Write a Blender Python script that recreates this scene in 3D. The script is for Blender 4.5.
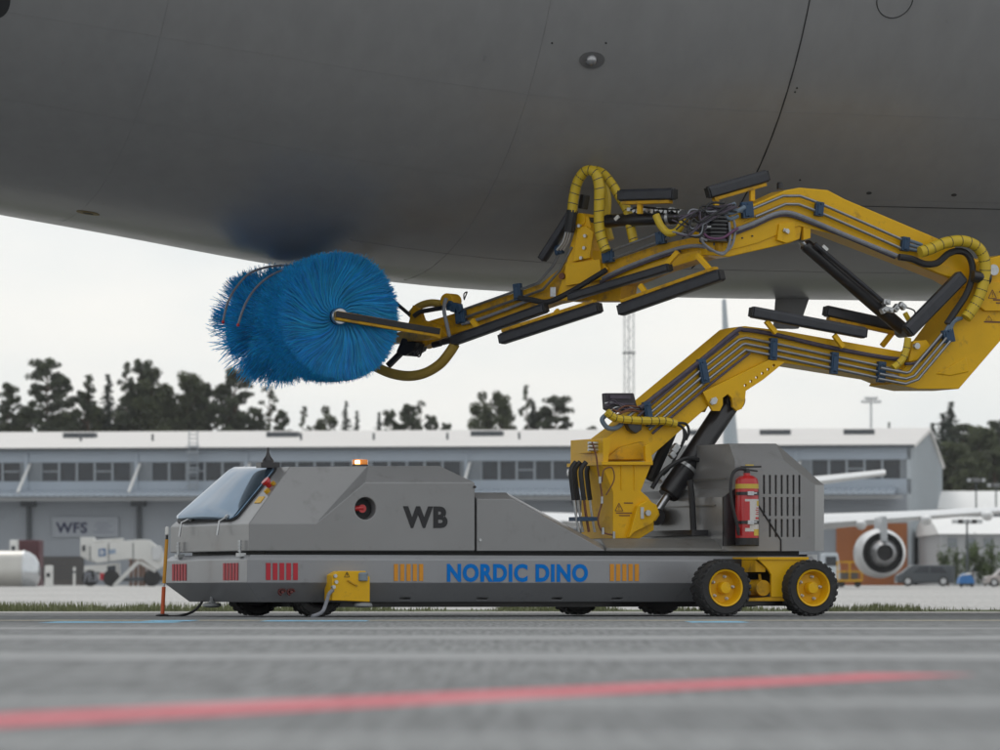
import bpy, bmesh, math, random
from mathutils import Vector, Matrix
random.seed(7)
R = math.radians
scene = bpy.context.scene
for o in list(bpy.data.objects): bpy.data.objects.remove(o)
COL = scene.collection

# ---------------------------------------------------------------- camera
F = 4720.0                 # focal length in pixels of a 1000 px wide picture
CAMH = 0.197
PITCH = math.atan((593 - 375) / F)
cam_d = bpy.data.cameras.new('camera'); cam = bpy.data.objects.new('camera', cam_d); COL.objects.link(cam)
cam.location = (0, 0, CAMH); cam.rotation_euler = (R(90) + PITCH, 0, 0)
cam_d.sensor_width = 36; cam_d.lens = F * 36 / 1000; cam_d.clip_start = 0.5; cam_d.clip_end = 6000
cam_d.dof.use_dof = True; cam_d.dof.focus_distance = 40.6; cam_d.dof.aperture_fstop = 4.8
scene.camera = cam

# ---------------------------------------------------------------- sky and sun
SUN_EL, SUN_AZ = 50.0, -22.0        # sun ahead of the camera, a little to the left, behind cloud
w = bpy.data.worlds.new('World'); scene.world = w; w.use_nodes = True
nt = w.node_tree; nt.nodes.clear()
out = nt.nodes.new('ShaderNodeOutputWorld'); bg = nt.nodes.new('ShaderNodeBackground')
sky = nt.nodes.new('ShaderNodeTexSky'); sky.sky_type = 'NISHITA'; sky.sun_disc = False
sky.sun_elevation = R(SUN_EL); sky.sun_rotation = R(SUN_AZ)
tc = nt.nodes.new('ShaderNodeTexCoord'); mp = nt.nodes.new('ShaderNodeMapping'); mp.inputs['Scale'].default_value = (1, 1, 3.0)
nz = nt.nodes.new('ShaderNodeTexNoise'); nz.inputs['Scale'].default_value = 4.5; nz.inputs['Detail'].default_value = 5; nz.inputs['Roughness'].default_value = .5
cr = nt.nodes.new('ShaderNodeValToRGB')
cr.color_ramp.elements[0].position = .38; cr.color_ramp.elements[0].color = (6.9, 7.45, 7.8, 1)
cr.color_ramp.elements[1].position = .60; cr.color_ramp.elements[1].color = (9.1, 8.95, 8.65, 1)
mx = nt.nodes.new('ShaderNodeMix'); mx.data_type = 'RGBA'; mx.inputs['Factor'].default_value = .9
nt.links.new(tc.outputs['Generated'], mp.inputs['Vector']); nt.links.new(mp.outputs['Vector'], nz.inputs['Vector'])
nt.links.new(nz.outputs['Fac'], cr.inputs['Fac']); nt.links.new(sky.outputs['Color'], mx.inputs['A']); nt.links.new(cr.outputs['Color'], mx.inputs['B'])
nt.links.new(mx.outputs['Result'], bg.inputs['Color']); bg.inputs['Strength'].default_value = .111
nt.links.new(bg.outputs['Background'], out.inputs['Surface'])
sun_d = bpy.data.lights.new('sun', 'SUN'); sun = bpy.data.objects.new('sun', sun_d); COL.objects.link(sun)
sun_d.energy = .9; sun_d.angle = R(16); sun_d.color = (1, .965, .92)
sd = Vector((math.sin(R(SUN_AZ)) * math.cos(R(SUN_EL)), math.cos(R(SUN_AZ)) * math.cos(R(SUN_EL)), math.sin(R(SUN_EL))))
sun.rotation_euler = sd.to_track_quat('Z', 'Y').to_euler(); sun.location = (30, 60, 60)
vs = scene.view_settings
vs.view_transform = 'Standard'; vs.look = 'None'; vs.exposure = 0; vs.gamma = 1; vs.use_curve_mapping = False

# ---------------------------------------------------------------- measuring helpers
def ray(u, v):
    x, y, z = (u - 500) / F, 1.0, (375 - v) / F
    return Vector((x, y * math.cos(PITCH) - z * math.sin(PITCH), y * math.sin(PITCH) + z * math.cos(PITCH)))
def at(u, v, Y):
    d = ray(u, v); t = Y / d.y
    return Vector((d.x * t, Y, CAMH + d.z * t))
TH = R(23.0); CT, ST = math.cos(TH), math.sin(TH)
HB = 1.05
OX, OY = -HB * ST, 40 + HB * CT
FRAME = {'th': TH, 'ox': OX, 'oy': OY, 'lx': 0.0, 'ly': 0.0, 'da': 0.0}
def V(u, v, yl=-HB):        # photo measurement -> washer coordinates on the upright plane yl
    c, s, ox, oy = math.cos(FRAME['th']), math.sin(FRAME['th']), FRAME['ox'], FRAME['oy']
    d = ray(u, v); t = (yl - s * ox + c * oy) / (c * d.y - s * d.x)
    px, py, pz = d.x * t, d.y * t, CAMH + d.z * t
    return Vector((c * (px - ox) + s * (py - oy), yl, pz))
def set_frame(lx=0.0, ly=0.0, da=0.0):   # joint at (lx, ly) on the washer, turned by da: the slewed wrist of the boom
    FRAME.update(th=TH + da, ox=OX + lx * CT - ly * ST, oy=OY + lx * ST + ly * CT, lx=lx, ly=ly, da=da)
def ground_z(Y): return 0.0 if Y < 60 else (min(Y, 320) - 60) * .74 / 260

# ---------------------------------------------------------------- materials
MATS = {}
def mat(name, col, rough=.5, metal=0.0, noise=.08, nscale=6.0, coat=0.0, bump=0.0, bscale=40.0, emit=0.0, spec=.5, stretch=None, dirt=None, attr=False, rvar=.1):
    if name in MATS: return MATS[name]
    m = bpy.data.materials.new(name); m.use_nodes = True; n = m.node_tree; p = n.nodes['Principled BSDF']
    p.inputs['Roughness'].default_value = rough; p.inputs['Metallic'].default_value = metal
    p.inputs['Specular IOR Level'].default_value = spec
    if coat: p.inputs['Coat Weight'].default_value = coat; p.inputs['Coat Roughness'].default_value = .12
    t = n.nodes.new('ShaderNodeTexCoord'); g = n.nodes.new('ShaderNodeMapping')
    if stretch: g.inputs['Scale'].default_value = stretch
    n.links.new(t.outputs['Object'], g.inputs['Vector'])
    a = n.nodes.new('ShaderNodeTexNoise'); a.inputs['Scale'].default_value = nscale; a.inputs['Detail'].default_value = 6; a.inputs['Roughness'].default_value = .62
    n.links.new(g.outputs['Vector'], a.inputs['Vector'])
    r = n.nodes.new('ShaderNodeValToRGB'); r.color_ramp.elements[0].position = .3; r.color_ramp.elements[1].position = .72
    lo = tuple(max(0, c * (1 - noise)) for c in col[:3]) + (1,); hi = tuple(min(1, c * (1 + noise)) for c in col[:3]) + (1,)
    r.color_ramp.elements[0].color = lo; r.color_ramp.elements[1].color = hi
    n.links.new(a.outputs['Fac'], r.inputs['Fac']); last = r.outputs['Color']
    if dirt:
        b = n.nodes.new('ShaderNodeTexNoise'); b.inputs['Scale'].default_value = dirt[1]; b.inputs['Detail'].default_value = 8; b.inputs['Roughness'].default_value = .7
        n.links.new(t.outputs['Object'], b.inputs['Vector'])
        rr = n.nodes.new('ShaderNodeValToRGB'); rr.color_ramp.elements[0].position = dirt[2]; rr.color_ramp.elements[0].color = (0, 0, 0, 1)
        rr.color_ramp.elements[1].position = dirt[2] + .17; rr.color_ramp.elements[1].color = (dirt[3],) * 3 + (1,)
        n.links.new(b.outputs['Fac'], rr.inputs['Fac'])
        x = n.nodes.new('ShaderNodeMix'); x.data_type = 'RGBA'; x.inputs['B'].default_value = tuple(dirt[0]) + (1,)
        n.links.new(rr.outputs['Color'], x.inputs['Factor']); n.links.new(last, x.inputs['A']); last = x.outputs['Result']
    if attr:
        at_ = n.nodes.new('ShaderNodeAttribute'); at_.attribute_name = 'tone'
        x = n.nodes.new('ShaderNodeMix'); x.data_type = 'RGBA'; x.blend_type = 'MULTIPLY'; x.inputs['Factor'].default_value = 1
        n.links.new(last, x.inputs['A']); n.links.new(at_.outputs['Color'], x.inputs['B']); last = x.outputs['Result']
    n.links.new(last, p.inputs['Base Color'])
    if rvar:
        q = n.nodes.new('ShaderNodeMapRange'); q.inputs['To Min'].default_value = max(.02, rough - rvar); q.inputs['To Max'].default_value = min(1, rough + rvar)
        n.links.new(a.outputs['Fac'], q.inputs['Value']); n.links.new(q.outputs['Result'], p.inputs['Roughness'])
    if bump:
        bn = n.nodes.new('ShaderNodeTexNoise'); bn.inputs['Scale'].default_value = bscale; bn.inputs['Detail'].default_value = 4
        n.links.new(g.outputs['Vector'], bn.inputs['Vector'])
        bb = n.nodes.new('ShaderNodeBump'); bb.inputs['Strength'].default_value = bump; bb.inputs['Distance'].default_value = .02
        n.links.new(bn.outputs['Fac'], bb.inputs['Height']); n.links.new(bb.outputs['Normal'], p.inputs['Normal'])
    if emit:
        p.inputs['Emission Color'].default_value = tuple(col[:3]) + (1,); p.inputs['Emission Strength'].default_value = emit
    MATS[name] = m; return m
M_grey = mat('washer grey paint', (.25, .25, .254), .34, .2, .05, 1.7, coat=.25, dirt=((.10, .095, .085), 5, .56, .35))
M_grey2 = mat('washer grey paint dull', (.19, .187, .18), .42, .25, .06, 2.1, coat=.1, dirt=((.085, .07, .055), 4, .52, .5))
M_skirt = mat('washer skirt paint', (.275, .28, .296), .32, .2, .06, 1.5, coat=.25, dirt=((.085, .08, .075), 6, .58, .4))
M_yel = mat('machine yellow paint', (.76, .43, .003), .42, 0, .08, 3, coat=.06, spec=.3, dirt=((.26, .14, .035), 6, .57, .7))
M_yel2 = mat('machine yellow worn', (.60, .325, .006), .5, 0, .14, 5, spec=.3, dirt=((.17, .10, .045), 8, .50, .8))
M_hose = mat('yellow hose wrap', (.60, .42, .018), .48, 0, .08, 9, dirt=((.3, .2, .05), 20, .6, .4))
M_hoseb = mat('brown yellow hose', (.40, .27, .045), .55, 0, .12, 12)
M_black = mat('black rubber', (.018, .018, .02), .55, 0, .25, 12, bump=.15, bscale=60)
M_pad = mat('dark pad rubber', (.026, .028, .036), .42, 0, .3, 10, bump=.1, bscale=50)
M_blackp = mat('black paint', (.016, .015, .018), .33, 0, .2, 7, coat=.2)
M_tyre = mat('tyre rubber', (.022, .022, .023), .7, 0, .3, 14, bump=.25, bscale=70, dirt=((.09, .085, .08), 14, .55, .5))
M_steel = mat('steel', (.52, .53, .55), .3, 1, .1, 20)
M_pipe = mat('steel pipe', (.30, .31, .33), .38, .9, .15, 14)
M_zinc = mat('zinc fitting', (.55, .56, .57), .38, .8, .15, 25)
M_clamp = mat('blue clamp plastic', (.018, .055, .115), .5, 0, .2, 20)
M_cable = mat('purple grey cable', (.075, .06, .085), .55, 0, .3, 18)
M_cableg = mat('grey cable', (.22, .23, .26), .5, 0, .2, 18)
M_brownc = mat('brown cable', (.16, .06, .03), .55, 0, .2, 18)
M_red = mat('red paint', (.50, .012, .016), .3, 0, .08, 9, coat=.4)
M_redst = mat('red decal', (.46, .014, .03), .45, 0, .08, 9)
M_orst = mat('orange decal', (.66, .27, .012), .45, 0, .08, 9)
M_bludec = mat('blue decal', (.0, .17, .58), .6, 0, .05, 9, spec=.15)
M_blkdec = mat('black decal', (.012, .012, .015), .5, 0, .1, 9)
M_white = mat('white plastic', (.72, .72, .70), .45, 0, .06, 9)
M_glass = mat('mirrored windshield glass', (.13, .205, .29), .04, .8, .1, 5, rvar=.0)  # blue of the reflected sky is put into the tint
M_bris = mat('blue bristle', (.015, .43, .90), .6, 0, .2, 5, attr=True)
_n = M_bris.node_tree; _p = _n.nodes['Principled BSDF']; _t = _n.nodes.new('ShaderNodeBsdfTranslucent'); _m = _n.nodes.new('ShaderNodeMixShader'); _m.inputs[0].default_value = .42
_n.links.new(_p.inputs['Base Color'].links[0].from_socket, _t.inputs['Color']); _n.links.new(_p.outputs[0], _m.inputs[1]); _n.links.new(_t.outputs[0], _m.inputs[2]); _n.links.new(_m.outputs[0], _n.nodes['Material Output'].inputs['Surface'])
M_fus = mat('aircraft paint', (.278, .277, .28), .32, 0, .06, 1.8, coat=.1, stretch=(2.6, 2.6, .12))
M_fusdk = mat('seam sealant', (.03, .03, .032), .6)

# ---------------------------------------------------------------- mesh builder
class MB:
    def __init__(s): s.v = []; s.f = []
    def add(s, verts, faces):
        k = len(s.v); s.v += [tuple(x) for x in verts]; s.f += [tuple(i + k for i in f) for f in faces]; return s
    def box(s, c, size, rot=None):
        hx, hy, hz = size[0] / 2, size[1] / 2, size[2] / 2
        vs_ = [Vector((x, y, z)) for x in (-hx, hx) for y in (-hy, hy) for z in (-hz, hz)]
        if rot is not None: vs_ = [rot @ q for q in vs_]
        c = Vector(c)
        return s.add([q + c for q in vs_], [(0, 1, 3, 2), (4, 6, 7, 5), (0, 4, 5, 1), (2, 3, 7, 6), (0, 2, 6, 4), (1, 5, 7, 3)])
    def prism(s, pts, y0, y1):          # pts = (x, z) outline swept along y
        n = len(pts)
        vs_ = [(p[0], y0, p[1]) for p in pts] + [(p[0], y1, p[1]) for p in pts]
        return s.add(vs_, [tuple(range(n)), tuple(range(2 * n - 1, n - 1, -1))] + [(i, i + n, (i + 1) % n + n, (i + 1) % n) for i in range(n)])
    def prismP(s, uv, yref, y0, y1):
        return s.prism([(q.x, q.z) for q in (V(u, v, yref) for u, v in uv)], y0, y1)
    def bar(s, a, b, w_, t_, up=(0, 1, 0)):   # beam a->b, w_ along 'up', t_ across
        a, b = Vector(a), Vector(b); d = (b - a); L = d.length
        if L < 1e-6: return s
        d.normalize(); u_ = Vector(up); u_ = (u_ - d * u_.dot(d)).normalized(); n_ = d.cross(u_)
        rot = Matrix((d, u_, n_)).transposed()
        return s.box((a + b) / 2, (L, w_, t_), rot)
    def tube(s, pts, r, n=8, caps=True, closed=False):
        pts = [Vector(p) for p in pts]; m = len(pts); k = len(s.v)
        up = None; rings = []
        for i, p in enumerate(pts):
            d = (pts[min(i + 1, m - 1)] - pts[max(i - 1, 0)])
            if d.length < 1e-9: d = Vector((0, 0, 1))
            d.normalize()
            if up is None:
                up = Vector((0, 0, 1)) if abs(d.z) < .9 else Vector((1, 0, 0))
            up = (up - d * up.dot(d)).normalized(); sd_ = d.cross(up)
            rr = r[i] if isinstance(r, (list, tuple)) else r
            rings.append([p + (up * math.cos(2 * math.pi * j / n) + sd_ * math.sin(2 * math.pi * j / n)) * rr for j in range(n)])
        for ring in rings: s.v += [tuple(q) for q in ring]
        for i in range(m - 1):
            for j in range(n):
                s.f.append((k + i * n + j, k + i * n + (j + 1) % n, k + (i + 1) * n + (j + 1) % n, k + (i + 1) * n + j))
        if caps:
            s.f.append(tuple(k + j for j in range(n - 1, -1, -1))); s.f.append(tuple(k + (m - 1) * n + j for j in range(n)))
        return s
    def lathe(s, prof, axis='y', n=32, c=(0, 0, 0), closed=True):   # prof = (radius, along)
        k = len(s.v); c = Vector(c); m = len(prof)
        for r_, a_ in prof:
            for j in range(n):
                t = 2 * math.pi * j / n; x, y = r_ * math.cos(t), r_ * math.sin(t)
                q = {'y': (x, a_, y), 'z': (x, y, a_), 'x': (a_, x, y)}[axis]
                s.v.append(tuple(c + Vector(q)))
        for i in range(m - 1):
            for j in range(n):
                s.f.append((k + i * n + j, k + i * n + (j + 1) % n, k + (i + 1) * n + (j + 1) % n, k + (i + 1) * n + j))
        if closed:
            s.f.append(tuple(k + j for j in range(n))); s.f.append(tuple(k + (m - 1) * n + j for j in range(n)))
        return s
    def sphere(s, c, r, n=12, sc=(1, 1, 1)):
        prof = [(max(1e-4, r * math.sin(math.pi * i / (n // 2 + 2))), -r * math.cos(math.pi * i / (n // 2 + 2))) for i in range(n // 2 + 3)]
        k = len(s.v); s.lathe(prof, 'z', n)
        for i in range(k, len(s.v)):
            q = s.v[i]; s.v[i] = (c[0] + q[0] * sc[0], c[1] + q[1] * sc[1], c[2] + q[2] * sc[2])
        return s
    def mesh(s, name, m, smooth=35, recalc=True):
        me = bpy.data.meshes.new(name); me.from_pydata(s.v, [], s.f)
        if recalc:
            bm = bmesh.new(); bm.from_mesh(me); bmesh.ops.recalc_face_normals(bm, faces=bm.faces); bm.to_mesh(me); bm.free()
        if m: me.materials.append(m)
        if smooth:
            me.polygons.foreach_set('use_smooth', [True] * len(me.polygons)); me.set_sharp_from_angle(angle=R(smooth))
        me.update(); return me
    def build(s, name, m, parent=None, bevel=0, smooth=35, seg=2):
        o = bpy.data.objects.new(name, s.mesh(name, m, smooth)); COL.objects.link(o)
        if parent is not None:
            o.parent = parent
            if parent.name == 'aircraft_washer' and FRAME['da']:
                o.location = (FRAME['lx'], FRAME['ly'], 0); o.rotation_euler = (0, 0, FRAME['da'])
        if bevel:
            b = o.modifiers.new('bevel', 'BEVEL'); b.width = bevel; b.segments = seg; b.limit_method = 'ANGLE'; b.angle_limit = R(28); b.harden_normals = True
        return o
def empty(name, loc=(0, 0, 0), rz=0, parent=None):
    o = bpy.data.objects.new(name, None); COL.objects.link(o); o.location = loc; o.rotation_euler = (0, 0, rz); o.empty_display_size = .2
    if parent is not None: o.parent = parent
    return o
def tag(o, label=None, cat=None, group=None, kind=None):
    if label: o['label'] = label
    if cat: o['category'] = cat
    if group: o['group'] = group
    if kind: o['kind'] = kind
    return o
def cut(o, cutter):
    """carve the cutter's volume out of mesh object o"""
    c = bpy.data.objects.new('cutter', cutter.mesh('cutter', None, 0)); COL.objects.link(c)
    if o.parent: c.parent = o.parent
    b = o.modifiers.new('cut', 'BOOLEAN'); b.object = c; b.operation = 'DIFFERENCE'; b.solver = 'EXACT'
    mods = [q for q in o.modifiers if q.type == 'BEVEL']
    st = [(q.width, q.segments, q.angle_limit) for q in mods]
    for q in mods: o.modifiers.remove(q)
    bpy.context.view_layer.update()
    dg = bpy.context.evaluated_depsgraph_get(); me = bpy.data.meshes.new_from_object(o.evaluated_get(dg))
    o.modifiers.clear(); o.data = me; bpy.data.objects.remove(c)
    me.polygons.foreach_set('use_smooth', [True] * len(me.polygons)); me.set_sharp_from_angle(angle=R(35))
    for w_, s_, a_ in st:
        b = o.modifiers.new('bevel', 'BEVEL'); b.width = w_; b.segments = s_; b.limit_method = 'ANGLE'; b.angle_limit = a_; b.harden_normals = True
def smooth_path(pts, k=6):
    P = [Vector(p) for p in pts]; P = [P[0]] + P + [P[-1]]; o = []
    for i in range(1, len(P) - 2):
        a, b, c, d = P[i - 1], P[i], P[i + 1], P[i + 2]
        for j in range(k):
            t = j / k
            o.append(.5 * ((2 * b) + (c - a) * t + (2 * a - 5 * b + 4 * c - d) * t * t + (3 * b - a - 3 * c + d) * t ** 3))
    o.append(P[-2]); return o
def text_mesh(txt, x0, x1, z0, z1, bold=.02, depth=.002, name='lettering'):
    cu = bpy.data.curves.new(name, 'FONT'); cu.body = txt; cu.size = 1; cu.offset = bold; cu.extrude = .01; cu.resolution_u = 4; cu.space_character = 1.0 + bold * 2.2
    o = bpy.data.objects.new(name, cu); COL.objects.link(o); bpy.context.view_layer.update()
    me = bpy.data.meshes.new_from_object(o.evaluated_get(bpy.context.evaluated_depsgraph_get()))
    bpy.data.objects.remove(o); bpy.data.curves.remove(cu)
    xs = [v.co.x for v in me.vertices]; ys = [v.co.y for v in me.vertices]
    ax, bx, ay, by = min(xs), max(xs), min(ys), max(ys)
    for v in me.vertices:
        x = x0 + (v.co.x - ax) / (bx - ax) * (x1 - x0); z = z0 + (v.co.y - ay) / (by - ay) * (z1 - z0)
        v.co = (x, -v.co.z / .01 * depth, z)
    me.name = name; return me
def text_obj(txt, x0, x1, z0, z1, y, m, parent, bold=.02, name='lettering'):
    me = text_mesh(txt, x0, x1, z0, z1, bold, name=name); me.materials.append(m)
    o = bpy.data.objects.new(name, me); COL.objects.link(o); o.parent = parent; o.location = (0, y, 0); return o

#==GROUND==
# ---------------------------------------------------------------- ground
def ground_mat(name, c0, c1, sc, rough, bump=.3, streak=None, dark=None):
    m = bpy.data.materials.new(name); m.use_nodes = True; n = m.node_tree; p = n.nodes['Principled BSDF']
    t = n.nodes.new('ShaderNodeTexCoord')
    a = n.nodes.new('ShaderNodeTexNoise'); a.inputs['Scale'].default_value = sc; a.inputs['Detail'].default_value = 9; a.inputs['Roughness'].default_value = .75
    n.links.new(t.outputs['Object'], a.inputs['Vector'])
    r = n.nodes.new('ShaderNodeValToRGB'); r.color_ramp.elements[0].position = .32; r.color_ramp.elements[1].position = .7
    r.color_ramp.elements[0].color = c0 + (1,); r.color_ramp.elements[1].color = c1 + (1,)
    n.links.new(a.outputs['Fac'], r.inputs['Fac']); last = r.outputs['Color']
    if streak:
        g = n.nodes.new('ShaderNodeMapping'); g.inputs['Scale'].default_value = streak[1]; g.inputs['Rotation'].default_value = (0, 0, R(streak[3]))
        n.links.new(t.outputs['Object'], g.inputs['Vector'])
        b = n.nodes.new('ShaderNodeTexNoise'); b.inputs['Scale'].default_value = 1; b.inputs['Detail'].default_value = 5
        n.links.new(g.outputs['Vector'], b.inputs['Vector'])
        rr = n.nodes.new('ShaderNodeValToRGB'); rr.color_ramp.elements[0].position = .44; rr.color_ramp.elements[0].color = (0, 0, 0, 1); rr.color_ramp.elements[1].position = .68; rr.color_ramp.elements[1].color = (streak[2],) * 3 + (1,)
        n.links.new(b.outputs['Fac'], rr.inputs['Fac'])
        x = n.nodes.new('ShaderNodeMix'); x.data_type = 'RGBA'; x.inputs['B'].default_value = streak[0] + (1,)
        n.links.new(rr.outputs['Color'], x.inputs['Factor']); n.links.new(last, x.inputs['A']); last = x.outputs['Result']
    if streak:
        g2 = n.nodes.new('ShaderNodeMapping'); g2.inputs['Scale'].default_value = (40, 1.0, 1); n.links.new(t.outputs['Object'], g2.inputs['Vector'])
        b2 = n.nodes.new('ShaderNodeTexNoise'); b2.inputs['Scale'].default_value = 1; b2.inputs['Detail'].default_value = 3; n.links.new(g2.outputs['Vector'], b2.inputs['Vector'])
        q2 = n.nodes.new('ShaderNodeMapRange'); q2.inputs['From Min'].default_value = .3; q2.inputs['From Max'].default_value = .7; q2.inputs['To Min'].default_value = .64; q2.inputs['To Max'].default_value = 1.36; n.links.new(b2.outputs['Fac'], q2.inputs['Value'])
        x2 = n.nodes.new('ShaderNodeMix'); x2.data_type = 'RGBA'; x2.blend_type = 'MULTIPLY'; x2.inputs['Factor'].default_value = 1
        n.links.new(last, x2.inputs['A']); n.links.new(q2.outputs['Result'], x2.inputs['B']); last = x2.outputs['Result']
    n.links.new(last, p.inputs['Base Color']); p.inputs['Roughness'].default_value = rough; p.inputs['Specular IOR Level'].default_value = .35
    bn = n.nodes.new('ShaderNodeTexNoise'); bn.inputs['Scale'].default_value = 45; bn.inputs['Detail'].default_value = 5
    n.links.new(t.outputs['Object'], bn.inputs['Vector'])
    bb = n.nodes.new('ShaderNodeBump'); bb.inputs['Strength'].default_value = bump; bb.inputs['Distance'].default_value = .02
    n.links.new(bn.outputs['Fac'], bb.inputs['Height']); n.links.new(bb.outputs['Normal'], p.inputs['Normal'])
    return m
M_asph = ground_mat('asphalt', (.118, .124, .128), (.215, .222, .226), 16, .82, .6, ((.29, .30, .30), (.22, 1.1, 1), .35, 4))
M_conc = ground_mat('far concrete', (.36, .355, .345), (.50, .49, .475), .35, .8, .1, ((.30, .30, .29), (.02, .12, 1), .5, 3))
M_soil = ground_mat('verge soil', (.05, .07, .025), (.12, .14, .05), 1.2, .95, .5)
M_edge = ground_mat('pale kerb concrete', (.36, .36, .34), (.52, .51, .49), 2, .85, .3)
def strip(name, ys, X, m, z=0, kind='structure'):
    mb = MB(); vs_ = []; fs = []
    xs = [-X, -X / 4, -30, -10, 0, 10, 30, X / 4, X]
    for y in ys:
        for x in xs: vs_.append((x, y, ground_z(y) + z))
    n = len(xs)
    for i in range(len(ys) - 1):
        for j in range(n - 1): fs.append((i * n + j, i * n + j + 1, (i + 1) * n + j + 1, (i + 1) * n + j))
    mb.add(vs_, fs); o = mb.build(name, m, smooth=0); return tag(o, kind=kind)
strip('apron_ground', [-120, 0, 20, 47.9, 60, 120, 200, 320, 600, 1500], 1500, M_asph, -.004)
strip('far_apron', [56, 60, 120, 200, 320, 900], 900, M_conc, -.002)
strip('pale_edge_strip', [47.6, 51], 300, M_edge, -.0025)
strip('grass_verge', [51, 56], 300, M_soil, -.001)
# grass blades, in patches
M_grass = mat('grass', (.24, .26, .13), .7, 0, .35, 1.5)
gb = MB(); rg = random.Random(5)
for i in range(15000):
    x = rg.uniform(-7.5, 7.5); y = rg.uniform(51, 56)
    dens = .5 + .5 * math.sin(x * 2.1 + 1.3 * math.sin(x * 5.3)) + (.45 if x < -2.5 else -.25)
    if rg.random() > dens * .75 + .22: continue
    hh = rg.uniform(.03, .105) * (.6 + .55 * min(1, dens)); a = rg.uniform(0, 6.28); ww = rg.uniform(.006, .014); b = rg.uniform(-.03, .03)
    dx, dy = math.cos(a) * ww, math.sin(a) * ww
    gb.add([(x - dx, y - dy, -.01), (x + dx, y + dy, -.01), (x + b, y + b * .5, hh)], [(0, 1, 2)])
g_ = gb.build('grass', M_grass, smooth=0); tag(g_, 'ragged strip of short grass behind the washing vehicle', 'grass', kind='stuff')
# painted marks
def mark(name, pts, wdt, m, z, label=None):
    mb = MB(); P = [Vector((p[0], p[1], z)) for p in pts]; vs_ = []
    for i, p in enumerate(P):
        d = (P[min(i + 1, len(P) - 1)] - P[max(i - 1, 0)]).normalized(); nrm = Vector((-d.y, d.x, 0)) if wdt < .5 else Vector((0, 1, 0))
        wv = wdt * (rg.uniform(.9, 1.08) if wdt < .5 else rg.uniform(.75, 1.2))
        vs_ += [p + nrm * wv / 2, p - nrm * wv / 2]
    mb.add(vs_, [(2 * i, 2 * i + 1, 2 * i + 3, 2 * i + 2) for i in range(len(P) - 1)])
    o = mb.build(name, m, smooth=0); o['kind'] = 'structure'; return o
M_redline = mat('worn red line paint', (.60, .12, .15), .75, 0, .12, 6, dirt=((.28, .2, .2), 9, .57, .6))
M_blumark = mat('blue spray paint', (.22, .50, .70), .7, 0, .2, 12)
M_yline = mat('worn yellow line paint', (.55, .50, .36), .75, 0, .2, 6, dirt=((.14, .145, .15), 6, .47, .9))
M_tar = mat('crack sealant', (.025, .025, .027), .6, 0, .2, 8)
M_palel = mat('pale worn asphalt', (.275, .283, .287), .8, 0, .1, 3, dirt=((.185, .193, .197), 1.6, .48, .9))
pa, pb = Vector((-.95, 7.1, 0)), Vector((1.05, 11.7, 0))
mark('red_painted_line', [(-1.3, 6.3), (-.79, 7.44), (-.30, 8.62), (.18, 9.75), (.62, 10.75), (.9, 11.35), (1.04, 11.7)], .30, M_redline, -.0028)
mark('yellow_painted_line', [(-6 + i * .4, 34.7 + .02 * math.sin(i)) for i in range(31)], 1.0, M_yline, -.003)
for a, b, y0 in ((-3.1, -2.2, 32.4), (-1.7, -.95, 34.0), (-2.55, -2.2, 34.1), (1.3, 1.7, 32.7)):
    mark('blue_spray_mark', [(a + (b - a) * i / 5, y0 + .05 * math.sin(i * 2)) for i in range(6)], 1.3, M_blumark, -.0022)
for y0, wd in ((15.2, 1.6), (8.9, .55), (21.5, 2.0), (6.6, .3), (27, 1.5)):
    mark('pale_worn_strip', [(-6 + i * .4, y0 + .05 * wd * math.sin(i * 1.7 + y0) - .01 * i) for i in range(31)], wd, M_palel, -.0034)
mark('tar_seam', [(-8 + i * .6, 47.3 + .1 * math.sin(i * 1.3)) for i in range(27)], .35, M_tar, -.003)

#==AIRCRAFT==
# ---------------------------------------------------------------- aircraft being washed, only its belly in view
PHI = R(22); CP, SP = math.cos(PHI), math.sin(PHI)
FX0, FY0 = -1.508, 44.5
def f_t(u):
    k = (u - 500) / F
    return (k * FY0 - FX0) / (CP - k * SP)
sil = [(-60, 201), (0, 212), (130, 235), (250, 258), (340, 273), (430, 285), (500, 290), (600, 295), (750, 298), (900, 300), (1000, 301)]
tz = []
for u, v in sil:
    t = f_t(u); tz.append((t, at(u, v, FY0 + t * SP).z))
ZB = tz[-1][1]; RF = 4.2; ZT = ZB + 2 * RF
def zb(t):
    if t <= tz[0][0]:
        s_ = (tz[1][1] - tz[0][1]) / (tz[1][0] - tz[0][0]); return tz[0][1] + s_ * (t - tz[0][0])
    for (a, za), (b, zb_) in zip(tz, tz[1:]):
        if a <= t <= b: return za + (zb_ - za) * (t - a) / (b - a)
    return ZB
_ts = [-20 + i * .5 for i in range(100)]
def zbs(t):     # smoothed belly height
    return sum(zb(t + d) * w_ for d, w_ in ((-.5, .12), (-.25, .22), (0, .32), (.25, .22), (.5, .12)))
def fR(t):
    r_ = (ZT - zbs(t)) / 2
    if t < -10: r_ = max(.4, r_ * (1 - ((-10 - t) / 14) ** 1.6))
    if t > 22: r_ = RF * math.sqrt(max(.001, 1 - ((t - 22) / 5.2) ** 2))
    return r_
def fC(t):
    z = zbs(t) + fR(t)
    if t < -10: z = (zbs(-10) + fR(-10)) + (t + 10) * -.06
    if t > 22: z = ZB + RF - (t - 22) * .12
    return z
def fus(t, a, off=0):      # a = angle from the keel towards the camera
    r_ = fR(t) + off
    lat = r_ * math.sin(a)
    return Vector((FX0 + t * CP + lat * SP, FY0 + t * SP - lat * CP, fC(t) - r_ * math.cos(a)))
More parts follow.
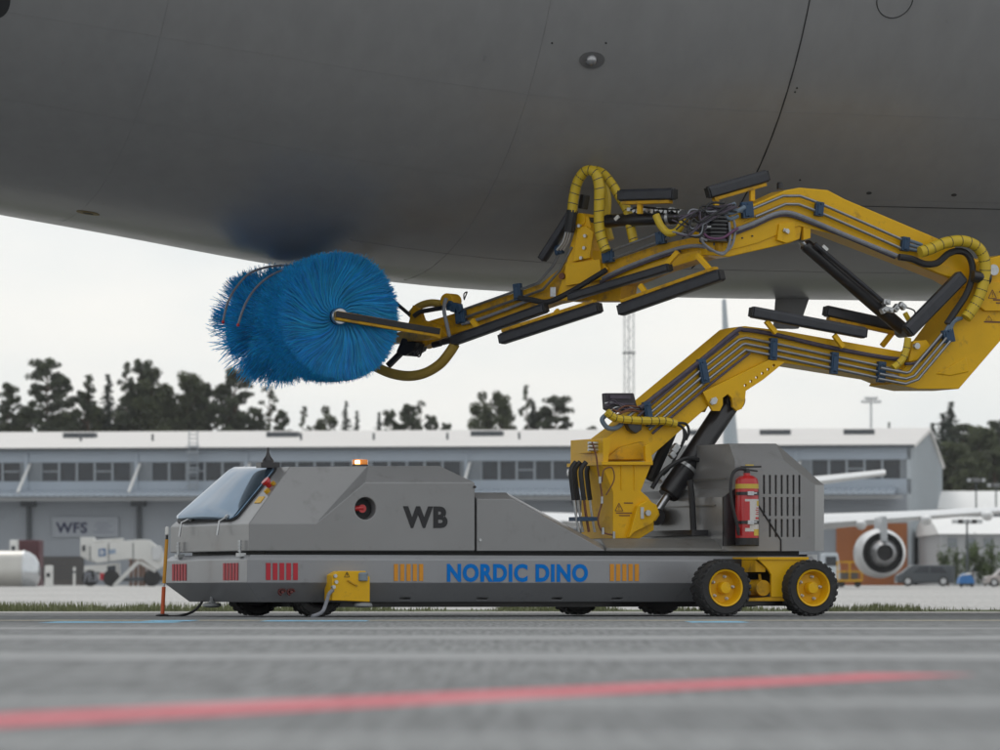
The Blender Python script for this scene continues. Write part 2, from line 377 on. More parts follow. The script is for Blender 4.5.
def on_fus(u, v):
    d = ray(u, v); best = None; lo = 30.0
    def g(Y):
        t_ = Y / d.y; p = Vector((d.x * t_, Y, CAMH + d.z * t_))
        tt = (p.x - FX0) * CP + (p.y - FY0) * SP; lat = (p.x - FX0) * SP - (p.y - FY0) * CP
        return math.hypot(lat, p.z - fC(tt)) - fR(tt), tt, lat, p
    Y = 34.0
    while g(Y)[0] > 0 and Y < 49: Y += .05
    a, b = Y - .05, Y
    for _ in range(20):
        m_ = (a + b) / 2
        if g(m_)[0] > 0: a = m_
        else: b = m_
    q = g(b); return q[1], math.atan2(q[2], fC(q[1]) - q[3].z), q[3]
air = empty('airliner', (FX0 + 8 * CP, FY0 + 8 * SP, 0))
tag(air, 'huge dull grey airliner whose belly fills the top of the picture', 'aircraft')
bpy.context.view_layer.update()
AO = Vector(air.location)
def apart(mb, name, m, parent=None, **k):
    mb.v = [tuple(Vector(q) - AO) for q in mb.v]; return mb.build(name, m, parent or air, **k)
fm = MB(); ts = [-23.5 + i * .5 for i in range(25)] + [-11 + i * .25 for i in range(100)] + [14 + i * 1.0 for i in range(9)] + [22 + i * .4 for i in range(13)] + [27.15]
NA = 96
for t in ts: fm.v += [tuple(fus(t, 2 * math.pi * j / NA)) for j in range(NA)]
for i in range(len(ts) - 1):
    for j in range(NA): fm.f.append((i * NA + j, i * NA + (j + 1) % NA, (i + 1) * NA + (j + 1) % NA, (i + 1) * NA + j))
fm.f.append(tuple(range(NA))); fm.f.append(tuple((len(ts) - 1) * NA + j for j in range(NA)))
apart(fm, 'fuselage', M_fus, smooth=60)
def seam(pts, r=.006, name='panel_seam', m=M_fusdk):
    mb = MB(); mb.tube([fus(t, a, .0) for t, a in pts], r, 5); return apart(mb, name, m)
ts_, a0, _ = on_fus(778, 120)
seam([(ts_, .30 + i * .05) for i in range(34)], .007)
t2, a2, _ = on_fus(520, 120)
M_faint = mat('faint seam', (.245, .244, .246), .4)
seam([(t2, .02 + i * .05) for i in range(38)], .002, m=M_faint)
t3, _, _ = on_fus(135, 120); seam([(t3, .02 + i * .05) for i in range(38)], .002, m=M_faint)
th, ah, _ = on_fus(900, 207); seam([(ts_ + .05 + i * .25, ah) for i in range(26)], .005)
th, ah2, _ = on_fus(650, 268); seam([(th - 3 + i * .25, ah2) for i in range(40)], .0015, m=M_faint)
for u_, v_ in ((300, 150), (300, 60)):
    th, ah3, _ = on_fus(u_, v_); seam([(th - 6 + i * .25, ah3) for i in range(60)], .0015, m=M_faint)
tcirc, ac, _ = on_fus(895, -1)
seam([(tcirc + .18 * math.cos(i * .2094), ac + .18 / RF * math.sin(i * .2094)) for i in range(31)], .005, 'round_access_panel')
def patch(u, v, wt, ha, m, name, thick=.006, rnd=10):
    t, a, _ = on_fus(u, v); mb = MB(); n = rnd * 2
    ring = [(t + wt / 2 * math.cos(2 * math.pi * i / n), a + ha / 2 / fR(t) * math.sin(2 * math.pi * i / n)) for i in range(n)]
    mb.add([fus(q[0], q[1], thick) for q in ring] + [fus(q[0], q[1], -.01) for q in ring], [tuple(range(n))] + [(i, (i + 1) % n, (i + 1) % n + n, i + n) for i in range(n)])
    return apart(mb, name, m)
M_lens = mat('lamp glass', (.35, .35, .36), .15, .6)
M_ring = mat('lamp ring', (.17, .17, .175), .35, .3)
patch(592, 60, .24, .17, M_ring, 'lamp_ring', .006)
t, a, _ = on_fus(591, 60); mb = MB(); mb.sphere(fus(t, a, 0), .055, 14); lm = apart(mb, 'belly_lamp', M_lens)
for u, v in ((869, 193), (954, 195)): patch(u, v, .055, .035, M_fusdk, 'drain_hole', .004, 8)
for u, v in ((552, 43), (606, 43), (795, 92), (797, 88), (800, 180)): patch(u, v, .018, .018, M_fusdk, 'rivet_mark', .004, 6)
patch(88, 213, .22, .10, mat('yellow placard', (.22, .16, .05), .5), 'placard', .004, 8)
patch(88, 213, .10, .03, M_fusdk, 'placard_slot', .008, 8)
patch(0, 3, .17, .30, M_fusdk, 'vent_opening', .006, 10)
# blade antenna below the keel
tA, _, _ = on_fus(822, 290); mb = MB()
def blade(dt, lat, dz): q = fus(tA + dt, 0); return (q.x + lat * SP, q.y - lat * CP, q.z + dz)
top = [(-.20, 0), (-.1, .025), (.1, .025), (.20, 0), (.1, -.025), (-.1, -.025)]
vsb = [blade(x, l, .08) for x, l in top] + [blade(x * .72 - .09, l * .5, -.30) for x, l in top]
mb.add(vsb, [tuple(range(6)), tuple(range(11, 5, -1))] + [(i, (i + 1) % 6, (i + 1) % 6 + 6, i + 6) for i in range(6)])
apart(mb, 'blade_antenna', mat('antenna grey', (.19, .19, .195), .45), bevel=.008)
# landing gear, beyond the picture's right edge, so the aircraft stands
def gear(t, lat, wr):
    base = fus(t, 0); x0 = base.x + lat * SP; y0 = base.y - lat * CP
    mb = MB(); mb.tube([(x0, y0, wr), (x0, y0, base.z + 1.6)], .16, 12); leg = apart(mb, 'gear_leg', M_zinc)
    for s_ in (-.42, .42):
        mb = MB(); mb.lathe([(wr * .45, -.2), (wr * .92, -.2), (wr, -.12), (wr, .12), (wr * .92, .2), (wr * .45, .2)], 'y', 28, (x0 - s_ * SP, y0 + s_ * CP, wr))
        apart(mb, 'gear_wheel', M_tyre)
gear(9.5, 2.4, .6); gear(9.5, -2.4, .6); gear(24, 0, .5)

#==WASHER==
# ---------------------------------------------------------------- the washing vehicle
wash = empty('aircraft_washer', (OX, OY, 0), TH)
tag(wash, 'grey and yellow aircraft washing vehicle with folded boom and blue rotary brush', 'washing vehicle')
def zN(v): return V(500, v).z
# chassis
xf, xr = V(247, 575).x, V(817, 575).x
levels = [(602, .17), (583, 0), (560, 0), (555.3, .05)]
mb = MB(); n = 4
for v, ins in levels:
    z = zN(v); mb.v += [(xf + ins, -HB + ins, z), (xr - ins * .5, -HB + ins, z), (xr - ins * .5, HB - ins, z), (xf + ins, HB - ins, z)]
for i in range(len(levels) - 1):
    for j in range(4): mb.f.append((i * 4 + j, i * 4 + (j + 1) % 4, (i + 1) * 4 + (j + 1) % 4, (i + 1) * 4 + j))
mb.f += [(0, 1, 2, 3), (12, 13, 14, 15)]
chassis = mb.build('chassis', M_skirt, wash, bevel=.014)
cm = MB()
for u in (406, 483, 558, 618):
    p = V(u, 598.5, -.93); cm.box((p.x, -.9, p.z), (.10, .16, .018))
cut(chassis, cm)
mb = MB(); mb.box(((xf + xr) / 2 + .05, 0, (zN(551) + zN(555.5)) / 2 - .002), (xr - xf - .32, 2 * HB - .26, zN(551) - zN(555.5) + .03)); mb.build('seal_strip', M_black, wash)
mb = MB(); mb.box(((xf + xr) / 2 + .2, 0, zN(603)), (xr - xf - 1.2, 1.3, .07)); mb.build('under_frame', M_blackp, wash)
# cab housing
S1 = 1.0
A_, B_, C_, D_, E_, F_ = [V(u, v, -S1) for u, v in ((249, 551), (249, 523.5), (316, 523.5), (365, 482.5), (475, 482.5), (475, 551))]
G_ = V(290, 466.5, -.68); H_ = V(368, 466, -.78); I_ = V(440, 466, -.78)
near = [A_, B_, C_, D_, E_, F_, G_, H_, I_]
for q in near[:2]: q.x = A_.x
mb = MB(); mir = [Vector((q.x, -q.y, q.z)) for q in near]
mb.add(near + mir, [(0, 1, 2, 3, 4, 5), (9, 14, 13, 12, 11, 10), (1, 6, 2), (2, 6, 7), (2, 7, 3), (3, 7, 8, 4), (10, 11, 15), (11, 16, 15), (11, 12, 16), (12, 13, 17, 16),
                    (6, 15, 16, 7), (7, 16, 17, 8), (8, 17, 13, 4), (4, 13, 14, 5), (0, 9, 10, 1), (1, 10, 15, 6), (0, 5, 14, 9)])
cab = mb.build('cab_housing', M_grey, wash, bevel=.009)
pc = V(365.5, 508.5, -S1); cm = MB(); cm.lathe([(.093, -.15), (.093, .16)], 'y', 36, (pc.x, -S1, pc.z)); cut(cab, cm)
mb = MB(); mb.lathe([(.0925, .10), (.0925, .13)], 'y', 30, (pc.x, -S1, pc.z)); mb.build('hole_lining', M_black, wash)
mb = MB(); mb.tube([(pc.x - .07, -S1 + .07, pc.z + .0), (pc.x - .0, -S1 + .06, pc.z + .005)], [.022, .026], 12); mb.lathe([(.035, .04), (.035, .055)], 'y', 16, (pc.x - .01, -S1 + .005, pc.z)); sw = mb.build('red_switch', M_red, wash)
# sloping front: windshield and its fittings
Bn, Bf, Gn, Gf = B_, mir[1], G_, mir[6]
nrm = (Bf - Bn).cross(Gn - Bn).normalized()
if nrm.x > 0: nrm = -nrm
def slope(a, b, off=0):   # a 0..1 near->far, b 0..1 bottom->top
    return (Bn.lerp(Bf, a)).lerp(Gn.lerp(Gf, a), b) + nrm * off
def slope_panel(poly, name, m, o0, o1, parent=wash, bevel=0):
    mb = MB(); k = len(poly); mb.add([slope(a, b, o1) for a, b in poly] + [slope(a, b, o0) for a, b in poly], [tuple(range(k)), tuple(range(2 * k - 1, k - 1, -1))] + [(i, (i + 1) % k, (i + 1) % k + k, i + k) for i in range(k)])
    return mb.build(name, m, parent, bevel=bevel)
rp = []
for cx_, cy_, s0 in ((.93, .12, 90), (.93, .93, 0), (.22, .93, -90), (.22, .12, -180)):
    for i in range(5):
        an = R(s0 + 90 - i * 22.5) ; rp.append((cx_ + .045 * math.cos(R(s0 + 0) - R(0) + 0) * 0 + .045 * math.cos(an - R(90) + R(0)), cy_ + .06 * math.sin(an - R(90))))
def rrect(x0, x1, y0, y1, rx, ry):
    o = []
    for cx_, cy_, s0 in ((x1 - rx, y1 - ry, 0), (x0 + rx, y1 - ry, 90), (x0 + rx, y0 + ry, 180), (x1 - rx, y0 + ry, 270)):
        for i in range(6): an = R(s0 + i * 18); o.append((cx_ + rx * math.cos(an), cy_ + ry * math.sin(an)))
    return o
fr = slope_panel(rrect(.19, .985, .05, 1.0, .07, .09), 'windshield_gasket', M_black, -.002, .012)
wm = MB(); NU, NV = 28, 18
for jv in range(NV + 1):
    b_ = .065 + .92 * jv / NV; e_ = min(jv, NV - jv) / NV; ins = .05 * max(0, 1 - e_ / .08) ** 2
    for iu in range(NU + 1):
        q_ = iu / NU; a_ = .205 + ins + (.765 - 2 * ins) * q_
        wm.v.append(tuple(slope(a_, b_, .016 + .03 * q_ + .034 * (1 - (2 * q_ - 1) ** 2) * (1 - (2 * jv / NV - 1) ** 6))))
for jv in range(NV):
    for iu in range(NU): k_ = jv * (NU + 1) + iu; wm.f.append((k_, k_ + 1, k_ + NU + 2, k_ + NU + 1))
ws = wm.build('windshield', M_glass, wash, smooth=80)
sm_ = ws.modifiers.new('thickness', 'SOLIDIFY'); sm_.thickness = .008; sm_.offset = 0
for a in (.30, .78):
    mb = MB(); p0 = slope(a, .09, .03); p1 = slope(a, -.02, .055); p2 = p1 + Vector((-.02, 0, -.12))
    mb.tube([p0, p1, p2], .009, 8); mb.tube([p0 - nrm * .02, p0 + nrm * .012], .02, 10); mb.build('windshield_latch', M_zinc, wash)
for a in (.36, .80):
    mb = MB(); mb.bar(slope(a, .93, .025), slope(a, 1.03, .02), .035, .015); mb.build('windshield_hinge', M_zinc, wash)
slope_panel([(.05, .36), (.13, .36), (.13, .47), (.05, .47)], 'yellow_plate', M_yel, -.002, .006)
mb = MB(); mb.tube([slope(.09, .66, 0), slope(.09, .66, .05)], [.03, .028], 14); mb.tube([slope(.09, .66, .045), slope(.09, .66, .07)], .04, 14); mb.build('emergency_button', M_red, wash)
mb = MB(); mb.tube([slope(.05, .55, 0), slope(.05, .55, .03)], .026, 12); mb.build('key_switch', M_yel2, wash)
mb = MB(); mb.tube([slope(.04, .68, 0), slope(.04, .68, .03)], .02, 12); mb.build('key_switch', M_yel2, wash)
# antenna and beacon
zr = G_.z
p = V(268, 463, -.30); mb = MB(); mb.box((p.x, -.30, zr + .02), (.17, .12, .045)); mb.lathe([(.05, .04), (.05, .06), (.02, .10), (.012, .13), (.012, .165), (.002, .168)], 'z', 12, (p.x, -.30, zr)); mb.build('antenna', M_blackp, wash)
p = V(360, 463, -.5); bk = MB(); bk.lathe([(.072, 0), (.072, .015), (.066, .02)], 'z', 20, (p.x, -.5, H_.z)); bk.build('beacon_base', M_blackp, wash)
mb = MB(); mb.lathe([(.066, .018), (.068, .05), (.064, .062), (.01, .066)], 'z', 20, (p.x, -.5, H_.z)); beacon = mb.build('amber_beacon', mat('amber beacon lens', (.75, .22, .01), .2, emit=.25, coat=.6), wash)
mb = MB(); mb.lathe([(.022, 0), (.022, .028)], 'z', 10, (p.x - .045, -.555, H_.z + .024)); mb.build('beacon_bulb', mat('lit bulb', (1, .75, .3), .3, emit=6), beacon)
# front latches
for u, y in ((237, -.86), (180, .70)):
    mb = MB(); x0 = xf - .0; zt = zN(541); zb_ = zN(556)
    mb.tube([(A_.x - .03, y, zb_), (A_.x - .03, y, zt)], .009, 8)
    for k in range(4): mb.lathe([(.017, 0), (.017, .016)], 'z', 8, (A_.x - .03, y, zb_ + .03 + k * .026))
    mb.box((A_.x - .02, y, zb_ + .005), (.06, .08, .03)); mb.build('hood_latch', M_zinc, wash)
# other housings
def housing(name, wall, inner, y_in, m, y_w=S1):
    Wn = [V(u, v, -y_w) for u, v in wall]; Tn = [V(u, v, -y_in) for u, v in inner]
    k = len(wall); mb = MB()
    vs_ = Wn + Tn + [Vector((q.x, -q.y, q.z)) for q in Wn] + [Vector((q.x, -q.y, q.z)) for q in Tn]
    fs = [tuple(range(k)), tuple(2 * k + i for i in range(k - 1, -1, -1))]
    for i in range(k - 1):
        fs += [(i, i + 1, k + i + 1, k + i), (2 * k + i, 3 * k + i, 3 * k + i + 1, 2 * k + i + 1), (k + i, k + i + 1, 3 * k + i + 1, 3 * k + i)]
    fs += [(0, k, 2 * k - 1, k - 1), (2 * k, 3 * k - 1, 4 * k - 1, 3 * k), (k, 3 * k, 4 * k - 1, 2 * k - 1)]
    mb.add(vs_, fs); return mb.build(name, m, wash, bevel=.008)
mid = housing('middle_housing', [(477, 551), (477, 499), (512, 499), (604, 550), (605, 551)], [(471, 551), (471, 492.5), (506, 492.5), (603, 545), (605, 551)], .86, M_grey)
housing('rear_deck', [(606, 551.4), (607, 548.5), (727, 548.5), (727, 551.4)], [(597, 551), (600, 538.5), (719, 538.5), (719, 551)], .78, M_grey2)
rear = housing('rear_housing', [(722, 551), (722, 497), (735, 488), (735, 461), (784, 460.5), (815, 485), (815, 551)],
               [(714, 551), (714, 497), (727, 488), (729, 443.5), (776, 443.5), (824, 485), (824, 551)], .80, M_grey)
cm = MB()
for i in range(7):
    u = 764 + i * 5.9
    for v0, v1 in ((475, 494), (497, 516), (519, 537)):
        if i == 0 and v0 == 519: continue
        a, b = V(u, v0, -S1), V(u, v1, -S1); cm.box((a.x, -S1 + .06, (a.z + b.z) / 2), (.019, .22, a.z - b.z))
cut(rear, cm)
mb = MB(); mb.tube([V(757, 503, -S1 - .004), V(781, 540, -S1 - .004), V(781, 551, -S1 - .004)], .008, 6); mb.build('panel_cord', M_blackp, wash)
mb = MB(); mb.prismP([(722.5, 546), (722.5, 497), (734, 489), (758, 489), (758, 546)], -S1, -S1 - .02, -S1 + .005); mb.build('black_plate', M_blackp, wash)  # flat black plate behind the extinguisher
mb = MB(); mb.box((V(723, 500, -S1).x - .10, -.1, V(700, 534, 0).z), (.16, 1.3, .05)); mb.build('front_ledge', M_blackp, wash)
mb = MB(); q = V(735, 480, -S1).x - .008
for z in (V(735, 478, -S1).z, V(735, 505, -S1).z): mb.box((q + (.0 if z > zN(500) else -.11), 0, z), (.012, 1.7, .012))
mb.build('cover_fold', M_grey2, wash)
# tail fittings
mb = MB(); mb.box((V(818, 556, -.9).x + .02, 0, zN(556)), (.10, 1.5, .05)); mb.build('tail_bracket', M_zinc, wash)
# corner marks: the two hinge dots
for u, v in ((474.5, 487), (480, 540)):
    p = V(u, v, -S1); mb = MB(); mb.lathe([(.012, -.012), (.012, .01)], 'y', 10, (p.x, -S1, p.z)); mb.build('hinge_pin', M_zinc if v > 500 else M_blackp, wash)
# decals
YD = -HB - .0035
def decal(u0, u1, v0, v1, m, name, y=YD):
    a, b = V(u0, v1, y), V(u1, v0, y); mb = MB(); mb.box(((a.x + b.x) / 2, y, (a.z + b.z) / 2), (b.x - a.x, .004, b.z - a.z)); return mb.build(name, m, wash, smooth=0)
for i in range(5):
    decal(266 + i * 6.8, 270.6 + i * 6.8, 563, 580, M_redst, 'red_stripe')
    decal(394 + i * 6.3, 398 + i * 6.3, 564, 581, M_orst, 'orange_stripe'); decal(610 + i * 6.2, 614 + i * 6.2, 564, 581, M_orst, 'orange_stripe')
for y0 in (-.93 + .12, .50):
    for i in range(5):
        za, zb_ = zN(563.5), zN(580.5); mb = MB(); mb.box((xf - .0035, y0 + i * .078, (za + zb_) / 2), (.004, .052, za - zb_)); mb.build('red_stripe', M_redst, wash, smooth=0)
a, b = V(447, 582, YD), V(588, 564, YD); text_obj('NORDIC DINO', a.x, b.x, a.z, b.z, YD + .001, M_bludec, wash, .042, 'company_lettering')
a, b = V(403, 528, -S1), V(447.5, 506.5, -S1); text_obj('WB', a.x, b.x, a.z, b.z, -S1 - .003, M_blkdec, wash, .045, 'fleet_lettering')
# wheels
def wheel(name, x, y, side, r_=.24, wd=.20, rim=True, black=False):
    e = empty(name, (x, y, r_), 0, wash); s_ = side
    mb = MB(); h = wd / 2
    mb.lathe([(r_ * .62, -h * .8), (r_ * .70, -h), (r_ * .90, -h), (r_ * .975, -h * .82), (r_ * .985, 0), (r_ * .975, h * .82), (r_ * .90, h), (r_ * .70, h), (r_ * .62, h * .8)], 'y', 48, closed=False)
    for k in range(26):
        for q in (-1, 1):
            an = 2 * math.pi * (k + (.5 if q > 0 else 0)) / 26
            rot = Matrix.Rotation(-an, 3, 'Y')
            mb.box(rot @ Vector((r_ * .965, q * h * .55, 0)), (r_ * .07, h * .86, r_ * .135), rot @ Matrix.Rotation(q * .35, 3, 'X'))
    t_ = mb.build('tyre', M_tyre, e)
    mr = M_blackp if black else M_yel
    o = -h * s_     # outer face along y
    def Y(a): return s_ * -a
    mb = MB(); mb.lathe([(.02, Y(.02)), (r_ * .50, Y(.015)), (r_ * .57, Y(.06)), (r_ * .60, Y(h * .98)), (r_ * .655, Y(h * 1.04)), (r_ * .66, Y(h * .9)), (r_ * .62, Y(-h * .8)), (.02, Y(-h * .8))], 'y', 44); mb.build('rim', mr, e)
    mb = MB(); mb.lathe([(r_ * .22, Y(.01)), (r_ * .215, Y(.085)), (r_ * .19, Y(.10)), (.002, Y(.102))], 'y', 24); mb.build('hub_cap', mr, e)
    if not black:
        for k in range(5):
            an = 2 * math.pi * k / 5 + .1; mb = MB(); mb.lathe([(.0155, Y(.01)), (.0155, Y(.03)), (.009, Y(.034)), (.009, Y(.05))], 'y', 6, (r_ * .41 * math.cos(an), 0, r_ * .41 * math.sin(an))); mb.build('wheel_bolt', M_zinc, e)
    return e
YW = 1.53
x1, x2 = V(726, 588, -YW - .1).x, V(813.5, 588, -YW - .1).x
for x in (x1, x2):
    wheel('wheel', x, -YW, 1); wheel('wheel', x, YW, -1)
xw = V(319, 600, -.82).x
wheel('wheel', xw, -.72, 1, .232, .22, black=True); wheel('wheel', xw, .78, -1, .232, .22, black=True)
# bogie brackets
def bogie(sg):
    def yy(y): return sg * y
    f = lambda uv, yr: [(q.x, q.z) for q in (V(u, v, yr) for u, v in uv)]
    mb = MB(); mb.prism(f([(757, 558), (808, 558), (800, 570), (795, 577), (795, 597), (771.5, 597), (771.5, 575), (767, 568)], -1.5), yy(-1.50), yy(-1.47))
    br = mb.build('bogie_bracket', M_yel, wash, bevel=.004)
    mb = MB(); mb.prism(f([(757, 557), (808, 557), (808, 559.6), (757, 559.6)], -1.5), yy(-1.515), yy(-.9)); mb.build('top_flange', M_yel, br)
    mb = MB(); mb.prism(f([(757, 560), (767, 568), (767, 572), (757, 572)], -1.5), yy(-1.47), yy(-.95)); mb.prism(f([(798, 560), (804, 560), (797, 572), (794, 572)], -1.5), yy(-1.47), yy(-.95)); mb.build('gusset', M_yel2, br)
    mb = MB(); mb.prism(f([(718, 598), (822, 598), (818, 606), (722, 606)], -1.35), yy(-1.38), yy(-1.22)); mb.build('bogie_beam', M_blackp, br, bevel=.006)
    mb = MB(); p = V(763, 588, -1.45); mb.lathe([(.03, -.16), (.068, -.16), (.072, -.1), (.072, .25), (.03, .25)], 'y', 20, (p.x, yy(-1.3), .24)); mb.tube([(p.x, yy(-1.4), .30), (p.x - .01, yy(-1.4), .36)], .014, 8); mb.build('drive_motor', M_yel2, br)
    mb = MB(); mb.prism(f([(771, 597), (796, 597), (800, 601), (745, 601), (745, 599)], -1.5), yy(-1.49), yy(-1.2)); mb.build('lower_plate', M_yel2, br)
    for x in (x1, x2):
        mb = MB(); mb.tube([(x, yy(-1.43), .24), (x, yy(-1.0), .24)], .045, 12); mb.build('axle', M_blackp, br)
    mb = MB(); mb.box(((x1 + x2) / 2, yy(-.95), .34), (.5, .5, .3)); mb.build('bogie_mount', M_blackp, br)
bogie(1); bogie(-1)
mb = MB(); mb.tube([(xw, -.72, .232), (xw, .78, .232)], .05, 12); mb.box((xw, 0, .28), (.3, .6, .2)); mb.build('front_axle', M_blackp, wash)
# yellow sensor box on the skirt
mb = MB(); yb = -HB - .12
mb.prismP([(332, 600.5), (332, 575), (339, 571), (366, 571), (366, 574), (370, 577), (370, 602), (350, 601)], yb, yb, -HB + .06); sb = mb.build('sensor_box', M_yel, wash, bevel=.006)
p = V(363, 576, yb); mb = MB(); mb.lathe([(.036, 0), (.042, .005), (.042, .06), (.03, .072), (.002, .075)], 'z', 18, (p.x, yb + .005, V(363, 581, yb).z)); mb.build('grey_cap', mat('grey blue cap', (.20, .24, .28), .4), sb)
for u, v in ((335, 576), (333.5, 587), (336, 582)):
    p = V(u, v, yb - .005); mb = MB(); mb.lathe([(.016, -.02), (.016, .02)], 'y', 8, (p.x, yb, p.z)); mb.build('cable_gland', M_zinc, sb)
p = V(352, 583, yb); mb = MB(); mb.box((p.x, yb - .01, p.z), (.10, .012, .012), Matrix.Rotation(.5, 3, 'Y')); mb.build('box_lever', M_yel2, sb)
def warn(u, v, hpx, y, parent, m=M_blkdec, fx=1.0):
    p = V(u, v, y); s_ = hpx / 118; mb = MB(); P = [Vector((-.55 * s_ * fx, 0, -.5 * s_)), Vector((.55 * s_ * fx, 0, -.5 * s_)), Vector((0, 0, .5 * s_))]
    for i in range(3): mb.bar(p + P[i], p + P[(i + 1) % 3], .002, .09 * s_)
    mb.bar(p + Vector((0, 0, .2 * s_)), p + Vector((0, 0, -.15 * s_)), .002, .1 * s_); mb.box(p + Vector((0, 0, -.29 * s_)), (.1 * s_, .002, .08 * s_))
    return mb.build('warning_triangle', m, parent, smooth=0)
warn(347, 574.5, 5, yb - .003, sb)
for (u, y) in ((363, yb + .05), (212, .2)):
    p = V(u, 606, y); mb = MB(); mb.lathe([(.01, .05), (.02, .045), (.03, .03), (.075, .022), (.08, 0), (.05, -.012), (.004, -.014)], 'z', 22, (p.x, y, p.z)); mb.tube([(p.x, y, p.z + .03), (p.x, y, p.z + .13)], .018, 8); mb.build('sensor_foot', mat('grey foot', (.25, .26, .27), .5), wash)
mb = MB(); mb.tube(smooth_path([V(333, 590, yb), V(329, 594, yb - .01), V(326.5, 602, yb - .02), V(322, 612, yb - .05), V(312, 616.5, yb - .1)]), .016, 8); mb.build('grey_drain_hose', M_cableg, wash)
mb = MB(); mb.tube(smooth_path([V(203, 599, .55), V(200, 605, .55), V(192, 612, .6), V(178, 616, .6), V(160, 616, .8)]), .012, 8); mb.build('trailing_cable', M_black, wash)
for du in (0, 9):
    p = V(281 + du, 592, -HB + .08); mb = MB()
    mb.tube([(p.x + .03 * math.cos(i * .5), -HB + .055, p.z + .026 * math.sin(i * .5)) for i in range(10)], .009, 6); mb.tube([(p.x, -HB + .12, p.z), (p.x, -HB + .04, p.z)], .014, 8); mb.build('tow_eye', mat('dark red iron', (.12, .02, .018), .5), wash)

# ---------------------------------------------------------------- boom
def poly(name, uv, y, half, m, parent=wash, bevel=.006, yc=0):
    mb = MB(); mb.prismP(uv, y, yc - half, yc + half); return mb.build(name, m, parent, bevel=bevel)
# turntable pedestal
ped = poly('pedestal', [(613, 538.5), (613, 492), (601, 463), (652, 463), (641, 491), (648, 497), (654, 505), (654, 530), (640, 538.5)], -.34, .34, M_yel)
cm = MB(); cm.prismP([(618, 536), (618, 500), (630, 505), (634, 512), (634, 536)], -.34, -.40, -.26)
mb = MB(); mb.prismP([(602, 461.5), (653, 461.5), (653, 465), (602, 465)], -.38, -.38, .38); mb.build('flange', M_yel, ped, bevel=.003)
mb = MB(); mb.prismP([(603, 463), (603, 438), (611, 438), (608, 463)], -.35, -.35, .35); mb.build('front_plate', M_yel, ped, bevel=.003)
for y in (-.33, .33):
    mb = MB(); mb.prismP([(645, 463), (644, 446), (649, 443), (652, 463)], -.33, y - .02, y + .02); mb.build('yoke_post', M_yel, ped, bevel=.003)
mb = MB(); mb.prismP([(627, 538), (633, 532), (650, 524), (657, 514), (655, 505), (646, 500), (636, 506), (632, 520)], -.36, -.40, -.34); lug = mb.build('cylinder_lug', M_yel, ped, bevel=.006)
mb = MB(); mb.prismP([(648, 522), (655, 521), (659, 515), (657, 508), (650, 505), (646, 512)], -.16, -.18, -.13); mb.build('inner_lug', M_yel, ped, bevel=.005)
p = V(647, 513, -.40); mb = MB(); mb.lathe([(.026, -.03), (.026, .02)], 'y', 14, (p.x, -.40, p.z)); mb.box((p.x - .05, -.405, p.z), (.03, .012, .10)); mb.build('pin_keeper', M_zinc, lug)
for v in (468, 478):
    pass
mb = MB()
for u in (621, 634): mb.prismP([(u, 463), (u + 1.2, 463), (u + 1.0, 490), (u, 490)], -.345, -.352, -.33)
mb.build('weld_rib', M_yel, ped)
warn(619, 507, 8, -.3435, ped, M_brownc); 
a, b = V(624, 504.5, -.3435), V(633, 502.5, -.3435); 
mb = MB()
for u0, u1, v in ((624, 633, 503), (616, 632, 513), (619, 630, 515.5)):
    a, b = V(u0, v + .5, -.343), V(u1, v - .5, -.343); mb.box(((a.x + b.x) / 2, -.3425, (a.z + b.z) / 2), (b.x - a.x, .002, b.z - a.z))
mb.build('warning_text', M_brownc, ped, smooth=0)
# control valve on the front plate
mb = MB(); q = V(592, 447, -.1); mb.box((q.x - .02, -.1, q.z), (.10, .26, .11)); mb.build('valve_bracket', M_yel, ped, bevel=.004)
for dz in (-.03, .0, .03):
    mb = MB(); mb.tube([(q.x - .1, -.24, q.z + dz), (q.x + .04, -.24, q.z + dz)], .013, 8); mb.build('valve_fitting', M_zinc, ped)
def hose(path, y, r, m, parent, name, bands=0, k=6, n=9, ys=None, col=None):
    P = smooth_path([V(u, v, ys[i] if ys else y) for i, (u, v) in enumerate(path)], k)
    mb = MB(); mb.tube(P, r, n); o = mb.build(name, m, parent)
    if bands:
        b = MB(); L = len(P)
        for i in range(2, L - 2):
            if (i * bands) % 4 < bands:
                d = (P[i + 1] - P[i - 1]).normalized(); d = (d + Vector((.15, .3, .1)) * .5).normalized(); b.tube([P[i] - d * .004, P[i] + d * .004], r * 1.025, n)
        if b.v: b.build('hose_gap', M_blackp, o if parent is wash else parent)['kind'] = 'stuff'
    return o
hose([(592, 442), (596, 455), (598, 470), (600, 482), (602, 500), (598, 520), (603, 532), (614, 535)], -.37, .008, M_brownc, ped, 'brown_cable')
hose([(602, 482), (604, 470), (612, 468), (614, 480), (606, 495)], -.38, .006, M_brownc, ped, 'brown_cable')
for u, v in ((600, 480), (602, 500), (603, 531), (614, 535)):
    p = V(u, v, -.385); mb = MB(); mb.tube([(p.x, p.y, p.z - .03), (p.x, p.y, p.z + .03)], .013, 8); mb.build('cable_clip', M_zinc, ped)
# black hydraulic hoses feeding the pedestal from the front
for i, (u, dy) in enumerate(((570, -.2), (574, -.1), (580, -.25), (586, -.05))):
    y = dy; hose([(u + 6, 462), (u + 1, 470), (u + 2, 485), (u + 4, 500)], y, .022, M_black, wash, 'feed_hose')
    hose([(u + 4, 499), (u + 6, 515), (u + 9, 532)], y, .012, M_zinc if i != 2 else M_brownc, wash, 'feed_pipe')
mb = MB(); p = V(585, 519, -.2); mb.box((p.x, -.16, p.z), (.16, .26, .035)); mb.build('hose_clamp', M_clamp, wash)

